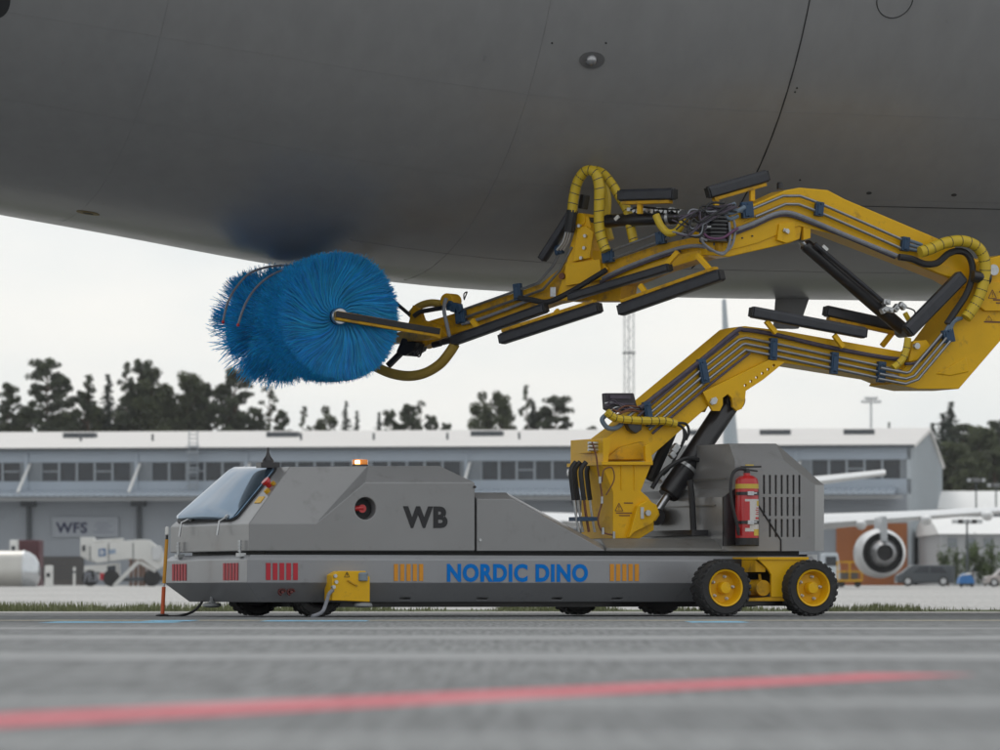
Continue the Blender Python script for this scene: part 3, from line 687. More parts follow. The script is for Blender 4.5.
B1 = -.17
boom1 = poly('lower_boom', [(597, 446), (606, 438), (622, 426), (640, 408), (736, 328), (745, 326), (785, 331), (870, 346), (915, 354), (912, 372), (895, 385), (878, 378), (784, 363), (770, 367), (709, 406), (656, 452), (646, 461), (603, 461)], B1, .17, M_yel)
mb = MB(); mb.prismP([(604, 460), (621, 447), (644, 441), (645, 460)], B1 - .06, B1 - .06, -B1 + .06); mb.build('boom_foot', M_yel2, boom1, bevel=.012)
# cylinder bracket with lightening holes
web = [(702, 392), (768, 360), (784, 362), (762, 380), (745, 391), (744, 402), (741, 409), (736, 411), (732, 407), (731, 398), (727, 394), (722, 398), (722, 405), (719, 411), (712, 411), (708, 404)]
nb = poly('cylinder_bracket', web, -.2, .018, M_yel, boom1, .004, -.2)
cm = MB()
for i in range(6):
    p = V(744.5 + i * 5.7, 385.5 - i * 4.0, -.2); cm.lathe([(.013, -.1), (.013, .1)], 'y', 12, (p.x, -.2, p.z))
cut(nb, cm)
mb = MB(); p = V(713, 401, -.22); mb.lathe([(.03, -.025), (.03, .02)], 'y', 14, (p.x, -.22, p.z)); mb.box((p.x, -.235, p.z), (.075, .012, .035), Matrix.Rotation(-.7, 3, 'Y')); mb.build('pin_keeper', M_zinc, boom1)
fb = poly('cylinder_bracket', [(q[0] + 0, q[1]) for q in web], -.2, .018, M_yel, boom1, .004, .10)
# lift cylinders
def cylinder(name, a, b, y, r, rod=.55, frac=.82, parent=wash, m=M_blackp, collar=None):
    A, B = V(*a, y), V(*b, y); mid_ = A.lerp(B, frac); mb = MB(); d = (B - A).normalized()
    mb.tube([A, A + d * .04, mid_ - d * .02, mid_], [r * .8, r, r, r * .85], 22); o = mb.build(name, m, parent)
    mb = MB(); mb.tube([mid_ - d * .01, B], r * rod, 16); mb.build('piston_rod', M_steel, o)
    mb = MB(); mb.lathe([(r * .75, -.09), (r * .75, .09)], 'y', 18, B); mb.build('clevis', M_blackp, o); mb = MB(); mb.lathe([(r * .95, -.10), (r * .95, .10)], 'y', 18, A); mb.build('clevis', M_blackp, o)
    if collar:
        c = A.lerp(B, collar); mb = MB(); mb.tube([c - d * .015, c + d * .015], r * 1.07, 22); mb.build('collar', M_zinc, o)
    return o
lc = cylinder('lift_cylinder', (731, 400), (653, 517), -.06, .10, .36, .82, wash, M_blackp, .58)
cylinder('lift_cylinder', (731, 400), (653, 517), .30, .10, .36, .82, wash, M_blackp, .58)
# slim valve line beside the lift cylinder
hose([(683, 428), (686, 436), (678, 452), (668, 470), (655, 480)], -.1, .012, M_black, wash, 'thin_hose')
for u, v in ((676, 447), (672, 455), (661, 478), (674, 450)):
    p = V(u, v, -.12); mb = MB(); mb.box(p, (.06, .06, .05), Matrix.Rotation(.8, 3, 'Y')); mb.build('valve_block', M_zinc, wash, bevel=.008)
hose([(690, 480), (692, 500), (693, 520), (694, 535)], -.5, .028, M_black, wash, 'black_hose')
hose([(652, 488), (665, 470), (690, 458), (715, 470), (728, 490)], -.2, .02, M_black, wash, 'black_hose')
hose([(650, 480), (658, 462), (668, 440), (676, 420)], .1, .05, M_black, wash, 'black_hose')
# pipes along a boom with clamps
def pipes(parent, path, offs, y, r, m=M_pipe):
    # path: list of (u, v) on the boom face, offs: pixel offsets square to the path
    for o_ in offs:
        P = []
        for i, (u, v) in enumerate(path):
            a = path[max(i - 1, 0)]; b = path[min(i + 1, len(path) - 1)]; dx, dy = b[0] - a[0], b[1] - a[1]; L = math.hypot(dx, dy)
            P.append(V(u - dy / L * o_, v + dx / L * o_, y))
        mb = MB(); mb.tube(P, r, 8); mb.build('pipe', m, parent)
def clamps(parent, spots, y, m=M_clamp):
    for u, v, wd, ln, ang in spots:
        p = V(u, v, y); mb = MB(); rot = Matrix.Rotation(R(-ang * .3), 3, 'Y')
        mb.box(p, (wd / 118, .05, ln / 118), rot); mb.box(p + rot @ Vector((0, -.028, 0)), (wd / 118 * .6, .012, ln / 118 * .8), rot)
        for s_ in (-1, 1): mb.lathe([(.010, -.045), (.010, 0)], 'y', 6, p + rot @ Vector((0, 0, s_ * ln / 118 * .36)))
        mb.build('pipe_clamp', m, parent, bevel=.004)
YP = B1 - .035
pipes(boom1, [(640, 419), (700, 368), (738, 338), (746, 336), (772, 341), (833, 354), (880, 364), (905, 370)], (2, 8, 14), YP, .0135)
pipes(boom1, [(640, 419), (700, 368), (738, 338), (740, 337)], (-3.5, 19), YP, .0115, M_cable)
hose([(640, 408), (700, 361), (735, 332), (745, 330), (772, 334), (833, 348), (895, 359), (908, 356)], YP - .005, .02, M_cable, boom1, 'cable_bundle', k=5)
clamps(boom1, [(648, 414, 8, 26, 40), (703, 371, 9, 26, 40), (773, 349, 8, 23, -10), (834, 363, 8, 23, -12), (881, 372, 9, 22, -12)], YP)
pipes(boom1, [(880, 371), (906, 376), (912, 374), (944, 336)], (-3, 3, 8), YP - .12, .0135)
# electronics at the boom foot
mb = MB(); mb.prismP([(607, 409), (606, 393), (634, 393), (637, 405), (637, 411), (611, 411)], -.16, -.16, -.06); eb = mb.build('junction_box', mat('dark purple box', (.035, .028, .036), .5), wash, bevel=.01)
mb = MB(); p = V(620, 397, -.165); mb.box(p, (.20, .02, .03)); mb.box(p + Vector((0, 0, -.06)), (.26, .03, .015)); mb.build('box_lid', M_cable, eb)
rw = random.Random(11)
for i in range(12):
    a = (rw.uniform(603, 615), rw.uniform(403, 418)); hose([a, (a[0] + 8, a[1] + rw.uniform(-7, 5)), (a[0] + 20, rw.uniform(406, 414)), (643, 405 + i * .9)], -.17 - .01 * (i % 4), .007, (M_cableg, M_zinc, M_cable, M_brownc)[i % 4], eb, 'wire')
hose([(606, 415), (602, 420), (608, 428), (618, 427), (626, 418)], -.2, .022, mat('blue grey hose', (.14, .19, .25), .5), eb, 'blue_hose')
mb = MB(); mb.prismP([(622, 418), (641, 418), (640, 430), (634, 434), (628, 430)], -.2, -.24, -.12); mb.build('connector_block', M_blackp, eb, bevel=.01)
hose([(607, 412), (615, 418), (630, 420), (650, 421), (664, 421), (676, 424)], -.25, .036, M_hose, wash, 'yellow_spiral_hose', 1, 8)
hose([(676, 424), (683, 428), (684, 437), (682, 444)], -.24, .012, M_black, wash, 'thin_hose')
hose([(676, 423), (686, 424), (689, 432), (686, 440)], -.22, .012, M_black, wash, 'thin_hose')
# knuckle
kn = poly('boom_knuckle', [(893, 384), (918, 389), (959, 389), (1003, 338), (1030, 300), (1030, 262), (1002, 255), (978, 262), (966, 300), (938, 338), (908, 364)], -.24, .24, M_yel, wash, .008)
mb = MB(); mb.prismP([(980, 288), (984, 282), (1034, 282), (1034, 311), (985, 311), (980, 307)], -.27, -.275, -.235); kp = mb.build('cover_plate', M_yel, kn, bevel=.006)
warn(992.5, 294, 9, -.277, kn, M_brownc); warn(989, 318, 5, -.2415, kn, M_brownc, 1.4)
mb = MB()
for u0, u1, v in ((999, 1010, 292), (993, 1008, 300), (996, 1006, 303), (984, 1003, 322)):
    yk = -.277 if v < 310 else -.2415
    a, b = V(u0, v + .6, yk), V(u1, v - .6, yk); mb.box(((a.x + b.x) / 2, yk, (a.z + b.z) / 2), (b.x - a.x, .002, b.z - a.z))
mb.build('warning_text', M_brownc, kn, smooth=0)
mb = MB(); mb.prismP([(935, 374), (966, 357), (969, 372), (950, 376)], -.24, -.25, -.22); mb.build('raised_panel', M_yel, kn, bevel=.012)
mb = MB(); p = V(993, 270, -.26); mb.lathe([(.05, -.03), (.05, .03)], 'y', 18, (p.x, -.25, p.z)); mb.build('knuckle_pin', M_zinc, kn)
clamps(kn, [(948, 336, 13, 14, 40)], -.29)
for i in range(3): hose([(944 + i * 3, 334 - i), (950 + i * 2, 324 - i), (958 + i * 2, 318)], -.30, .016, mat('blue grey hose', (.14, .19, .25), .5), kn, 'blue_hose')
mb = MB(); mb.prismP([(908, 362), (913, 341), (926, 340), (930, 346), (917, 360)], -.25, -.26, -.1); mb.build('stop_block', M_yel, kn, bevel=.005)
p = V(916, 346, -.27); mb = MB(); mb.lathe([(.028, -.03), (.028, .03)], 'y', 12, (p.x, -.27, p.z)); mb.build('pin_keeper', M_zinc, kn)
# upper boom
B2 = -.15
boom2 = poly('upper_boom', [(1012, 284), (985, 264), (944, 241), (845, 199), (828, 190), (800, 187.5), (786, 190), (757, 203), (728, 217), (706, 226), (706, 255), (729, 257), (790, 243), (800, 239), (803, 222), (845, 238), (900, 259), (948, 278), (985, 300)], B2, .15, M_yel, wash, .010)
mb = MB(); mb.prismP([(1000, 288), (960, 272), (905, 247), (843, 217), (803, 200), (795, 200), (757, 215), (722, 233), (722, 252), (757, 243), (798, 226), (843, 237), (900, 258), (945, 276)], B2, B2 - .014, B2 + .01); mb.build('side_cover', M_yel, boom2, bevel=.004)
mb = MB(); mb.prismP([(777, 240), (779, 224), (794, 221), (796, 240), (786, 243)], B2 - .03, B2 - .035, B2); mb.build('cylinder_lug', M_yel, boom2, bevel=.004)
p = V(786, 231, B2 - .04); mb = MB(); mb.lathe([(.02, -.03), (.02, .02)], 'y', 12, (p.x, B2 - .04, p.z)); mb.box((p.x, B2 - .045, p.z), (.06, .012, .03), Matrix.Rotation(.4, 3, 'Y')); mb.build('pin_keeper', M_zinc, boom2)
mb = MB(); mb.prismP([(803, 240), (803, 222), (810, 222), (810, 238)], B2, B2 - .01, -B2 + .01); mb.build('end_lug', M_yel, boom2)
YP2 = B2 - .05
pipes(boom2, [(752, 209), (783, 196), (800, 196), (819, 203), (860, 221), (905, 241)], (0, 8.5), YP2, .0135)
hose([(730, 232), (752, 224), (775, 214), (790, 213), (810, 220), (850, 237), (897, 256)], YP2, .021, M_cableg, boom2, 'cable_bundle', k=6)
hose([(735, 234), (755, 226), (775, 217), (790, 216), (810, 223), (850, 239), (895, 258)], YP2 + .01, .012, M_cable, boom2, 'cable_bundle', k=6)
clamps(boom2, [(747, 210, 13, 17, 20), (819, 209, 9, 15, -22), (905, 244, 9, 15, -22)], YP2)
for i in range(3): hose([(907, 240 + i * 4), (914, 242 + i * 4), (922, 245 + i * 3)], YP2, .016, mat('blue grey hose', (.14, .19, .25), .5), boom2, 'blue_hose')
for u in (732, 742, 752): 
    p = V(u, 240 - (u - 732) * .2, B2 - .014); mb = MB(); mb.lathe([(.008, -.012), (.008, .01)], 'y', 8, (p.x, B2 - .014, p.z)); mb.build('bolt', M_blackp, boom2)
mb = MB(); p = V(780, 189, 0); mb.lathe([(.03, 0), (.03, .05), (.02, .06)], 'z', 12, (p.x, 0, p.z)); mb.build('rubber_stop', M_blackp, boom2)
# elbow hoses
hose([(920, 252), (930, 249), (945, 243), (962, 241), (976, 246), (984, 258), (985, 275), (981, 292), (975, 305), (966, 318)], -.34, .052, M_hose, wash, 'yellow_spiral_hose', 1, 7, 12)
hose([(899, 257), (912, 259), (925, 264), (937, 263), (948, 254), (958, 251), (967, 254), (972, 264), (972, 278), (966, 295), (955, 312), (947, 324)], -.29, .031, M_black, wash, 'black_hose', 0, 6)
p = V(978, 277, -.33); mb = MB(); mb.tube([V(972, 276, -.33), V(989, 279, -.33)], .055, 12); mb.build('hose_strap', M_blackp, wash)
hose([(908, 338), (906, 350), (902, 360), (893, 368)], -.30, .032, M_hose, wash, 'yellow_spiral_hose', 1, 5)
hose([(944, 332), (930, 350), (918, 362), (905, 364)], -.27, .014, M_cable, wash, 'cable_bundle')
# tilt cylinder between booms
cylinder('tilt_cylinder', (905, 331), (797, 238), -.02, .062, .45, .93, wash, M_blackp)
mb = MB(); mb.tube([V(815, 244, -.12), V(886, 304, -.12)], .02, 10); mb.build('cylinder_feed_pipe', M_pad, wash)
rv = random.Random(3)
for u, v in ((886, 302), (889, 310), (896, 308), (902, 306), (884, 310)):
    p = V(u, v, -.12 + rv.uniform(-.03, .03)); mb = MB(); mb.box(p, (.07, .06, .05), Matrix.Rotation(rv.uniform(-1, 1), 3, 'Y')); mb.lathe([(.018, -.05), (.018, .05)], 'y', 8, p); mb.build('valve_block', M_zinc, wash, bevel=.006)
hose([(898, 307), (908, 308), (915, 312), (912, 322)], -.15, .007, M_black, wash, 'thin_hose')
hose([(905, 313), (909, 320), (912, 324)], -.16, .024, M_hose, wash, 'yellow_spiral_hose', 0, 5)
mb = MB(); mb.box(V(825, 248, -.115), (.06, .02, .03), Matrix.Rotation(.7, 3, 'Y')); mb.build('cylinder_sticker', M_white, wash)
# rubber bumper rails
_pv = V(713, 240, 0); SWING0 = (_pv.x, 0.0, R(-57))
def rail(a, b, th, y, name='bumper_rail', strip_side=0, struts=(), dep=.10, m=M_pad):
    A, B = V(*a, y), V(*b, y); d = (B - A).normalized(); nrm_ = Vector((-d.z, 0, d.x)); t_ = th / 118
    if nrm_.z < 0: nrm_ = -nrm_
    mb = MB(); prof = [(-.5, -.32), (-.38, -.5), (.25, -.5), (.5, -.30), (.5, .30), (.25, .5), (-.38, .5), (-.5, .32)]
    vs_ = []
    for P in (A, B): vs_ += [P + nrm_ * (q[0] * t_) + Vector((0, 1, 0)) * q[1] * dep for q in prof]
    mb.add(vs_, [tuple(range(8)), tuple(range(15, 7, -1))] + [(i, (i + 1) % 8, (i + 1) % 8 + 8, i + 8) for i in range(8)])
    o = mb.build(name, m, wash, bevel=.006)
    for P, s_ in ((A, -1), (B, 1)):
        mb = MB(); mb.bar(P + d * s_ * .001, P + d * s_ * .018, dep * .8, t_ * .8); mb.build('end_cap', M_black, o, bevel=.004)
    if strip_side:
        off = nrm_ * (strip_side * (t_ / 2 + .016)); mb = MB(); mb.bar(A + d * .03 + off, B - d * .03 + off, dep * .7, .03); mb.build('mounting_strip', M_yel2, o, bevel=.003)
    for p0, p1 in struts:
        mb = MB(); mb.bar(V(*p0, y), V(*p1, y), .04, .045); mb.build('mounting_strut', M_yel, o, bevel=.004)
    return o
set_frame(*SWING0)
rail((621, 195.5), (674, 194), 12.5, -.2, strip_side=-1, struts=[((640, 204), (640, 214))])
set_frame()
rail((708.5, 192.5), (766, 176), 13, -.05, strip_side=-1, struts=[((752, 184), (752, 201)), ((716, 198), (716, 207))])
set_frame(*SWING0)
rail((571, 297), (669, 267.5), 9, -.28, struts=[((664, 268), (678, 252))])
rail((621, 310), (721, 275), 13, -.33, strip_side=1, struts=[((697, 255), (712, 272)), ((640, 285), (648, 296))])
rail((502, 339), (599, 307.5), 12, -.33, strip_side=1, struts=[((556, 310), (560, 316))])
rail((453, 341), (545, 308), 11, -.3, struts=[((478, 328), (472, 320))])
set_frame()
rail((752, 312), (864, 333), 12, -.28, struts=[((766, 321), (776, 333)), ((834, 335), (843, 347))])
rail((826, 311), (900, 327), 12, .25, strip_side=-1, struts=[((893, 332), (882, 346))])
rail((908, 331), (961, 277), 15, -.27)
set_frame(*SWING0)
rail((543, 258), (573, 211), 9, -.2)
set_frame()
# wrist: rotator, inner boom, tilt bracket
rot_ = MB(); p = V(713, 226, -.1)
for k in range(9): rot_.lathe([(.12, 0), (.138, .006), (.138, .026), (.12, .032)], 'z', 22, (p.x, -.13, V(713, 243, -.1).z + k * .034))
rot_.lathe([(.075, 0), (.075, .36)], 'z', 18, (p.x, -.08, V(713, 246, -.1).z)); ro = rot_.build('rotator', M_blackp, wash)
mb = MB(); mb.box(V(722, 222, -.20), (.05, .02, .09)); mb.build('rotator_sticker', M_cableg, ro)
hose([(745, 207), (735, 212), (728, 213), (725, 208), (735, 204)], -.25, .02, mat('blue grey hose', (.14, .19, .25), .5), ro, 'blue_hose')
hose([(738, 216), (730, 219), (724, 214), (728, 210), (742, 211)], -.24, .018, mat('blue grey hose', (.14, .19, .25), .5), ro, 'blue_hose')
for i in range(14):
    x0 = rw.uniform(690, 703); y0 = rw.uniform(208, 236)
    hose([(rw.uniform(672, 690), rw.uniform(214, 242)), (x0, y0), (rw.uniform(700, 712), rw.uniform(203, 222)), (rw.uniform(724, 738), rw.uniform(203, 214))], -.275 - .01 * (i % 5), rw.uniform(.007, .012), (M_cable, M_black, M_cableg, M_cable, M_black)[i % 5], ro, 'wire')
hose([(702, 232), (710, 238), (722, 238), (732, 232), (738, 228)], -.26, .012, mat('violet cable', (.14, .05, .12), .5), ro, 'violet_cable')
hose([(700, 238), (708, 248), (722, 253), (732, 245), (735, 228), (732, 216)], -.24, .012, M_cableg, ro, 'wire')
hose([(703, 243), (712, 250), (724, 254), (730, 240), (729, 222)], -.25, .012, M_cableg, ro, 'wire')
for i in range(8):
    p = V(rw.uniform(692, 712), rw.uniform(218, 242), -.24); mb = MB(); mb.tube([p, p + Vector((.06, 0, rw.uniform(-.02, .02)))], .013, 8); mb.build('fitting', M_zinc, ro)
pv = V(713, 240, 0); SWING = (pv.x, 0.0, R(-57))
set_frame(*SWING)
B3 = -.13
boom3 = poly('inner_boom', [(718, 238), (700, 236), (660, 244), (616, 259), (600, 266), (566, 292), (572, 301), (620, 301), (622, 285), (660, 270), (705, 256), (720, 252)], B3, .13, M_yel2, wash, .008)
mb = MB(); mb.prismP([(712, 247), (660, 259), (612, 276), (612, 286), (660, 271), (712, 255)], B3, B3 - .012, B3 + .01); mb.build('side_cover', M_yel, boom3, bevel=.004)
YP3 = B3 - .045
pipes(boom3, [(606, 257), (640, 244.5), (668, 234)], (-4, 4), YP3, .0125)
hose([(600, 280), (620, 270), (650, 258), (680, 248), (700, 246), (712, 250)], YP3 - .005, .018, M_cableg, boom3, 'cable_bundle')
hose([(600, 283), (620, 273), (650, 261), (680, 251)], YP3, .011, M_cable, boom3, 'cable_bundle')
clamps(boom3, [(661, 238, 11, 13, 20), (608, 256, 13, 14, 20)], YP3)
cylinder('swing_cylinder', (689, 217), (592, 222), -.05, .062, .4, .86, wash, M_blackp, .2)
p = V(617, 218, -.115); mb = MB(); mb.box(p, (.05, .02, .03), Matrix.Rotation(-.7, 3, 'Y')); mb.build('cylinder_sticker', M_white, wash)
mb = MB()
for i in range(12): mb.box(V(630 + i * 4.6, 209.5 + (i % 3), -.1), (.035, .05, .03), Matrix.Rotation(i, 3, 'Y'))
mb.build('valve_manifold', M_zinc, wash)
hose([(631, 210), (640, 207), (660, 209), (680, 210)], -.12, .01, M_black, wash, 'thin_hose')
# tilt bracket
tb = poly('tilt_bracket', [(554, 300), (560, 284), (566, 262), (568, 250), (574, 230), (579, 218), (587, 216), (590, 226), (588, 250), (594, 262), (602, 262), (607, 268), (600, 284), (580, 296), (566, 301)], -.17, .16, M_yel, wash, .008)
mb = MB(); mb.prismP([(566, 286), (566, 264), (600, 259), (602, 280)], -.19, -.20, -.165); mb.build('web_panel', M_yel, tb, bevel=.004)
mb = MB(); mb.prismP([(573, 262), (578, 228), (586, 226), (594, 232), (590, 258)], -.19, -.20, -.16); up_ = mb.build('upright_plate', M_yel, tb, bevel=.006)
for u, v in ((582, 258), (585, 248), (586, 236), (580, 226)):
    p = V(u, v, -.2); mb = MB(); mb.lathe([(.016, -.025), (.016, .01)], 'y', 8, (p.x, -.2, p.z)); mb.build('bolt', M_zinc, tb)
p = V(584, 220, -.1); mb = MB(); mb.lathe([(.06, -.12), (.06, .12)], 'y', 18, (p.x, -.05, p.z)); mb.build('bracket_pin', M_yel, tb)
mb = MB(); mb.box(V(584, 202, -.1), (.05, .1, .13), Matrix.Rotation(.2, 3, 'Y')); mb.build('bracket_head', M_blackp, tb, bevel=.01)
p = V(561, 276, -.19); mb = MB(); mb.lathe([(.03, -.01), (.03, .01)], 'y', 16, (p.x, -.175, p.z)); mb.build('pin_hole', M_brownc, tb)
p = V(553, 292, -.2); mb = MB(); mb.box(p, (.06, .01, .09)); mb.build('zinc_plate', M_zinc, tb, bevel=.02)
# outer boom
B4 = -.12
boom4 = poly('outer_boom', [(572, 255), (560, 268), (540, 284), (520, 291), (452, 314), (425, 322), (404, 326), (400, 342), (415, 348), (436, 341), (470, 330), (520, 313), (548, 303), (562, 300), (572, 285)], B4, .12, M_yel2, wash, .008)
mb = MB(); mb.prismP([(540, 300), (455, 327), (440, 333), (440, 338), (470, 329), (540, 307)], B4 - .01, B4 - .015, B4 + .01); mb.build('side_cover', M_yel2, boom4, bevel=.004)
YP4 = B4 - .045
pipes(boom4, [(456, 316), (518, 294), (540, 286), (556, 268), (568, 245)], (-3.5, 4.5), YP4, .0125)
hose([(462, 324), (480, 319), (510, 308), (530, 300)], YP4, .015, M_cableg, boom4, 'cable_bundle')
clamps(boom4, [(518, 292, 9, 18, 18), (461, 317, 12, 14, 18), (559, 250, 9, 10, 50)], YP4)
hose([(519, 298), (532, 300), (548, 302), (570, 292), (590, 280), (606, 270)], -.27, .026, M_black, wash, 'black_hose')
# looping yellow hoses over the tilt bracket
hose([(572, 212), (574, 196), (578, 181), (586, 171), (595, 173), (599, 186), (599, 205), (599, 225), (602, 240), (606, 251)], -.24, .047, M_hose, wash, 'yellow_spiral_hose', 1, 7, 12)
hose([(592, 170), (602, 173), (611, 183), (619, 196), (627, 210), (630, 225), (634, 243)], -.05, .043, M_hose, wash, 'yellow_spiral_hose', 1, 7, 12)
hose([(603, 180), (607, 200), (606, 222), (610, 240)], .1, .04, M_hose, wash, 'yellow_spiral_hose', 0, 7, 10)
hose([(572, 210), (571, 220), (569, 232)], -.24, .05, M_black, wash, 'hose_sleeve')
for i in range(3): hose([(566 + i * 2.5, 232), (563 + i * 2.5, 242), (557 + i * 3, 250)], -.24 + i * .02, .011, M_zinc, wash, 'hose_fitting')
hose([(656, 215), (661, 226), (669, 233), (678, 230), (686, 217)], -.25, .034, M_hose, wash, 'yellow_spiral_hose', 0, 7, 10)

set_frame()
# ---------------------------------------------------------------- brush
YB0, YB1 = 1.95, 3.82
YBC = YB0 - .075
pb0 = V(338, 316.5, YB0); BX, BZ = pb0.x, pb0.z; RB = .585
br = empty('rotary_brush', (BX, 0, BZ), 0, wash)
mb = MB(); mb.lathe([(.05, YB0 - .03), (.075, YB0 - .03), (.078, YB0), (.07, YB1), (.05, YB1)], 'y', 24); mb.build('brush_core', M_blackp, br)
mb = MB(); mb.lathe([(.03, -.06), (.068, -.06), (.076, -.05), (.076, -.02), (.05, -.015)], 'y', 28, (0, YB0, 0)); mb.lathe([(.012, -.085), (.03, -.08), (.03, -.05)], 'y', 12, (0, YB0, 0)); mb.build('hub_disc', M_steel, br)
# fuselage clearance in washer coordinates
def belly_z(x, y):
    wx = OX + x * CT - y * ST; wy = OY + x * ST + y * CT
    t = (wx - FX0) * CP + (wy - FY0) * SP; lat = (wx - FX0) * SP - (wy - FY0) * CP; r_ = fR(t)
    return fC(t) - math.sqrt(max(.01, r_ * r_ - lat * lat))
bm_v = []; bm_f = []; tones = []
rb = random.Random(21)
def bristle(y0, ang, L, w0, w1, lean, swirl, tone, seg=4, r0=.06, dev=0.0):
    k = len(bm_v); px = 0
    tw = rb.uniform(-.5, .5); bend = rb.gauss(0, .07); tc_ = (tone * rb.uniform(.8, 1.6), tone * rb.uniform(.85, 1.2), tone * rb.uniform(.9, 1.1))
    for i in range(seg + 1):
        f_ = i / seg; r_ = r0 + (L - r0) * f_; a = ang + bend * f_ ** 2.5 + dev * (.22 + .78 * f_ ** .8) + swirl * (1 - f_) ** 2 - swirl * .2
        y = y0 + lean * f_ ** 1.6
        wd = w0 + (w1 - w0) * f_
        if i == seg: wd *= .45
        ca, sa = math.cos(a), math.sin(a)
        q = Vector((r_ * ca, y, r_ * sa)); sde = Vector((-sa * math.cos(tw), math.sin(tw), ca * math.cos(tw))) * wd
        for s_ in (-1, 1):
            e = q + sde * s_
            zlim = belly_z(BX + e.x, e.y) - .006 - BZ
            if e.z > zlim:
                ex = e.z - zlim; e = Vector((e.x + (ex * 2.2 if e.x > -.06 else -ex * 2.6), e.y - ex * .25, zlim - .002 * rb.random()))
            bm_v.append(tuple(e)); tones.append(tc_)
    for i in range(seg): bm_f.append((k + 2 * i, k + 2 * i + 1, k + 2 * i + 3, k + 2 * i + 2))
# near pack: full, even disc with swirled pleats at the hub
for i in range(27000):
    d = rb.random() ** 1.7; y0 = YB0 + .01 + d * .55
    pl = rb.randrange(30); an = pl * 2 * math.pi / 30; dv = rb.uniform(-.62, .62) * 2 * math.pi / 30
    L = RB * rb.uniform(.95, 1.0) * (1 - .02 * math.sin(an * 3 + 1))
    if rb.random() < .04: L *= 1.05
    bristle(y0, an, L, .004, rb.uniform(.002, .0044), rb.uniform(-.06, .04) - .05 * (1 - d), .8, rb.uniform(.7, 1.1), 5, .06, dv)
# far packs: clumped tufts with gaps
for row in range(14):
    y0 = YB0 + .55 + row * .095; off = row * .41
    for c in range(9):
        ca = off * .16 + c * 2 * math.pi / 9 + rb.uniform(-.1, .1); Lc = RB * rb.uniform(.80, 1.04)
        for i in range(150):
            an = ca + rb.gauss(0, .125); L = Lc * (rb.uniform(.9, 1.0) - .2 * abs(an - ca))
            bristle(y0 + rb.uniform(-.045, .045), an, L, .0025, rb.uniform(.002, .005), rb.uniform(-.06, .12), rb.uniform(-.1, .35), rb.uniform(.55, 1.25))
# fine loose hairs round the rims
for i in range(1500):
    y0 = rb.choice((YB0 + rb.uniform(-.02, .4), YB1 - rb.uniform(0, .5))); L = RB * rb.uniform(.94, 1.03)
    bristle(y0, rb.uniform(0, 6.283), L, .003, .0035, rb.uniform(-.08, .12), rb.uniform(-.3, .6), rb.uniform(.7, 1.3), 3, .3)
me = bpy.data.meshes.new('bristles'); me.from_pydata(bm_v, [], bm_f); me.materials.append(M_bris)
ca_ = me.color_attributes.new('tone', 'FLOAT_COLOR', 'POINT')
ca_.data.foreach_set('color', [x for t_ in tones for x in (*t_, 1)])
bo = bpy.data.objects.new('bristles', me); COL.objects.link(bo); bo.parent = br; bo['kind'] = 'stuff'
# frame round the brush
def barP(name, a, ya, b, yb_, w_, t_, m, parent=wash, bevel=.006):
    mb = MB(); mb.bar(V(*a, ya), V(*b, yb_), w_, t_); return mb.build(name, m, parent, bevel=bevel)
arm = barP('brush_arm', (336, 315.5), YB0 - .075, (438, 333), YB0 - .075, .05, .085, M_yel2)
mb = MB(); mb.bar(V(336, 314, YB0 - .103), V(440, 331.5, YB0 - .103), .014, .055); mb.build('arm_rubber', M_black, arm, bevel=.004)
mb = MB(); xa = V(436, 333, YB0 - .075); mb.bar(xa, Vector((xa.x, YB1 + .07, xa.z)), .1, .1, (0, 0, 1)); mb.build('brush_crossbeam', M_yel2, wash, bevel=.008)
mb = MB(); mb.bar(Vector((BX, YB1 + .07, BZ)), Vector((xa.x, YB1 + .07, xa.z)), .05, .08); mb.build('brush_arm', M_yel2, wash, bevel=.006)
set_frame(*SWING)
poly('wrist_plate', [(408, 322), (412, 305), (418, 308), (422, 320), (440, 326), (446, 336), (425, 346), (404, 348), (398, 338)], -.2, .03, M_yel2, wash, .005, -.16)
poly('wrist_plate', [(396, 352), (402, 338), (416, 342), (414, 350), (404, 356)], -.3, .10, M_blackp, wash, .006, -.2)
barP('wrist_strut', (388, 366), -.3, (404, 350), -.25, .05, .05, M_blackp); barP('wrist_strut', (390, 298), -.3, (410, 315), -.25, .03, .03, M_blackp)
mb = MB(); p = V(451, 299, -.1); mb.lathe([(.07, -.08), (.07, .08)], 'y', 20, (p.x, -.1, p.z - .02)); mb.build('wrist_knuckle', M_yel2, wash, bevel=.01)
mb = MB()
for i in range(7): mb.box(V(447 + rw.uniform(0, 14), 304 + rw.uniform(0, 9), -.2), (.05, .05, .05), Matrix.Rotation(rw.uniform(0, 2), 3, 'Y'))
mb.build('wrist_valve', M_clamp, wash, bevel=.006)
hose([(464, 300), (466, 295), (467, 292), (464, 294), (464, 299)], -.2, .006, M_blackp, wash, 'wire_loop')
hose([(455, 344), (450, 352), (440, 364), (425, 373), (408, 376), (390, 373), (374, 366)], -.3, .047, M_hoseb, wash, 'brown_hose', 0, 6, 12)
hose([(442, 304), (430, 303), (418, 307), (410, 316)], -.15, .035, M_hoseb, wash, 'brown_hose', 0, 6, 10)
hose([(446, 298), (444, 310), (447, 325), (450, 338), (455, 348)], -.28, .018, M_cableg, wash, 'grey_hose')
hose([(442, 308), (430, 310), (420, 312), (414, 316)], -.22, .022, M_black, wash, 'black_hose')
for i in range(4): hose([(402 + i * 4, 345), (407 + i * 3, 354), (414 + i * 2, 353 + i), (421 + i, 344)], -.26, .008, M_blackp, wash, 'wire')
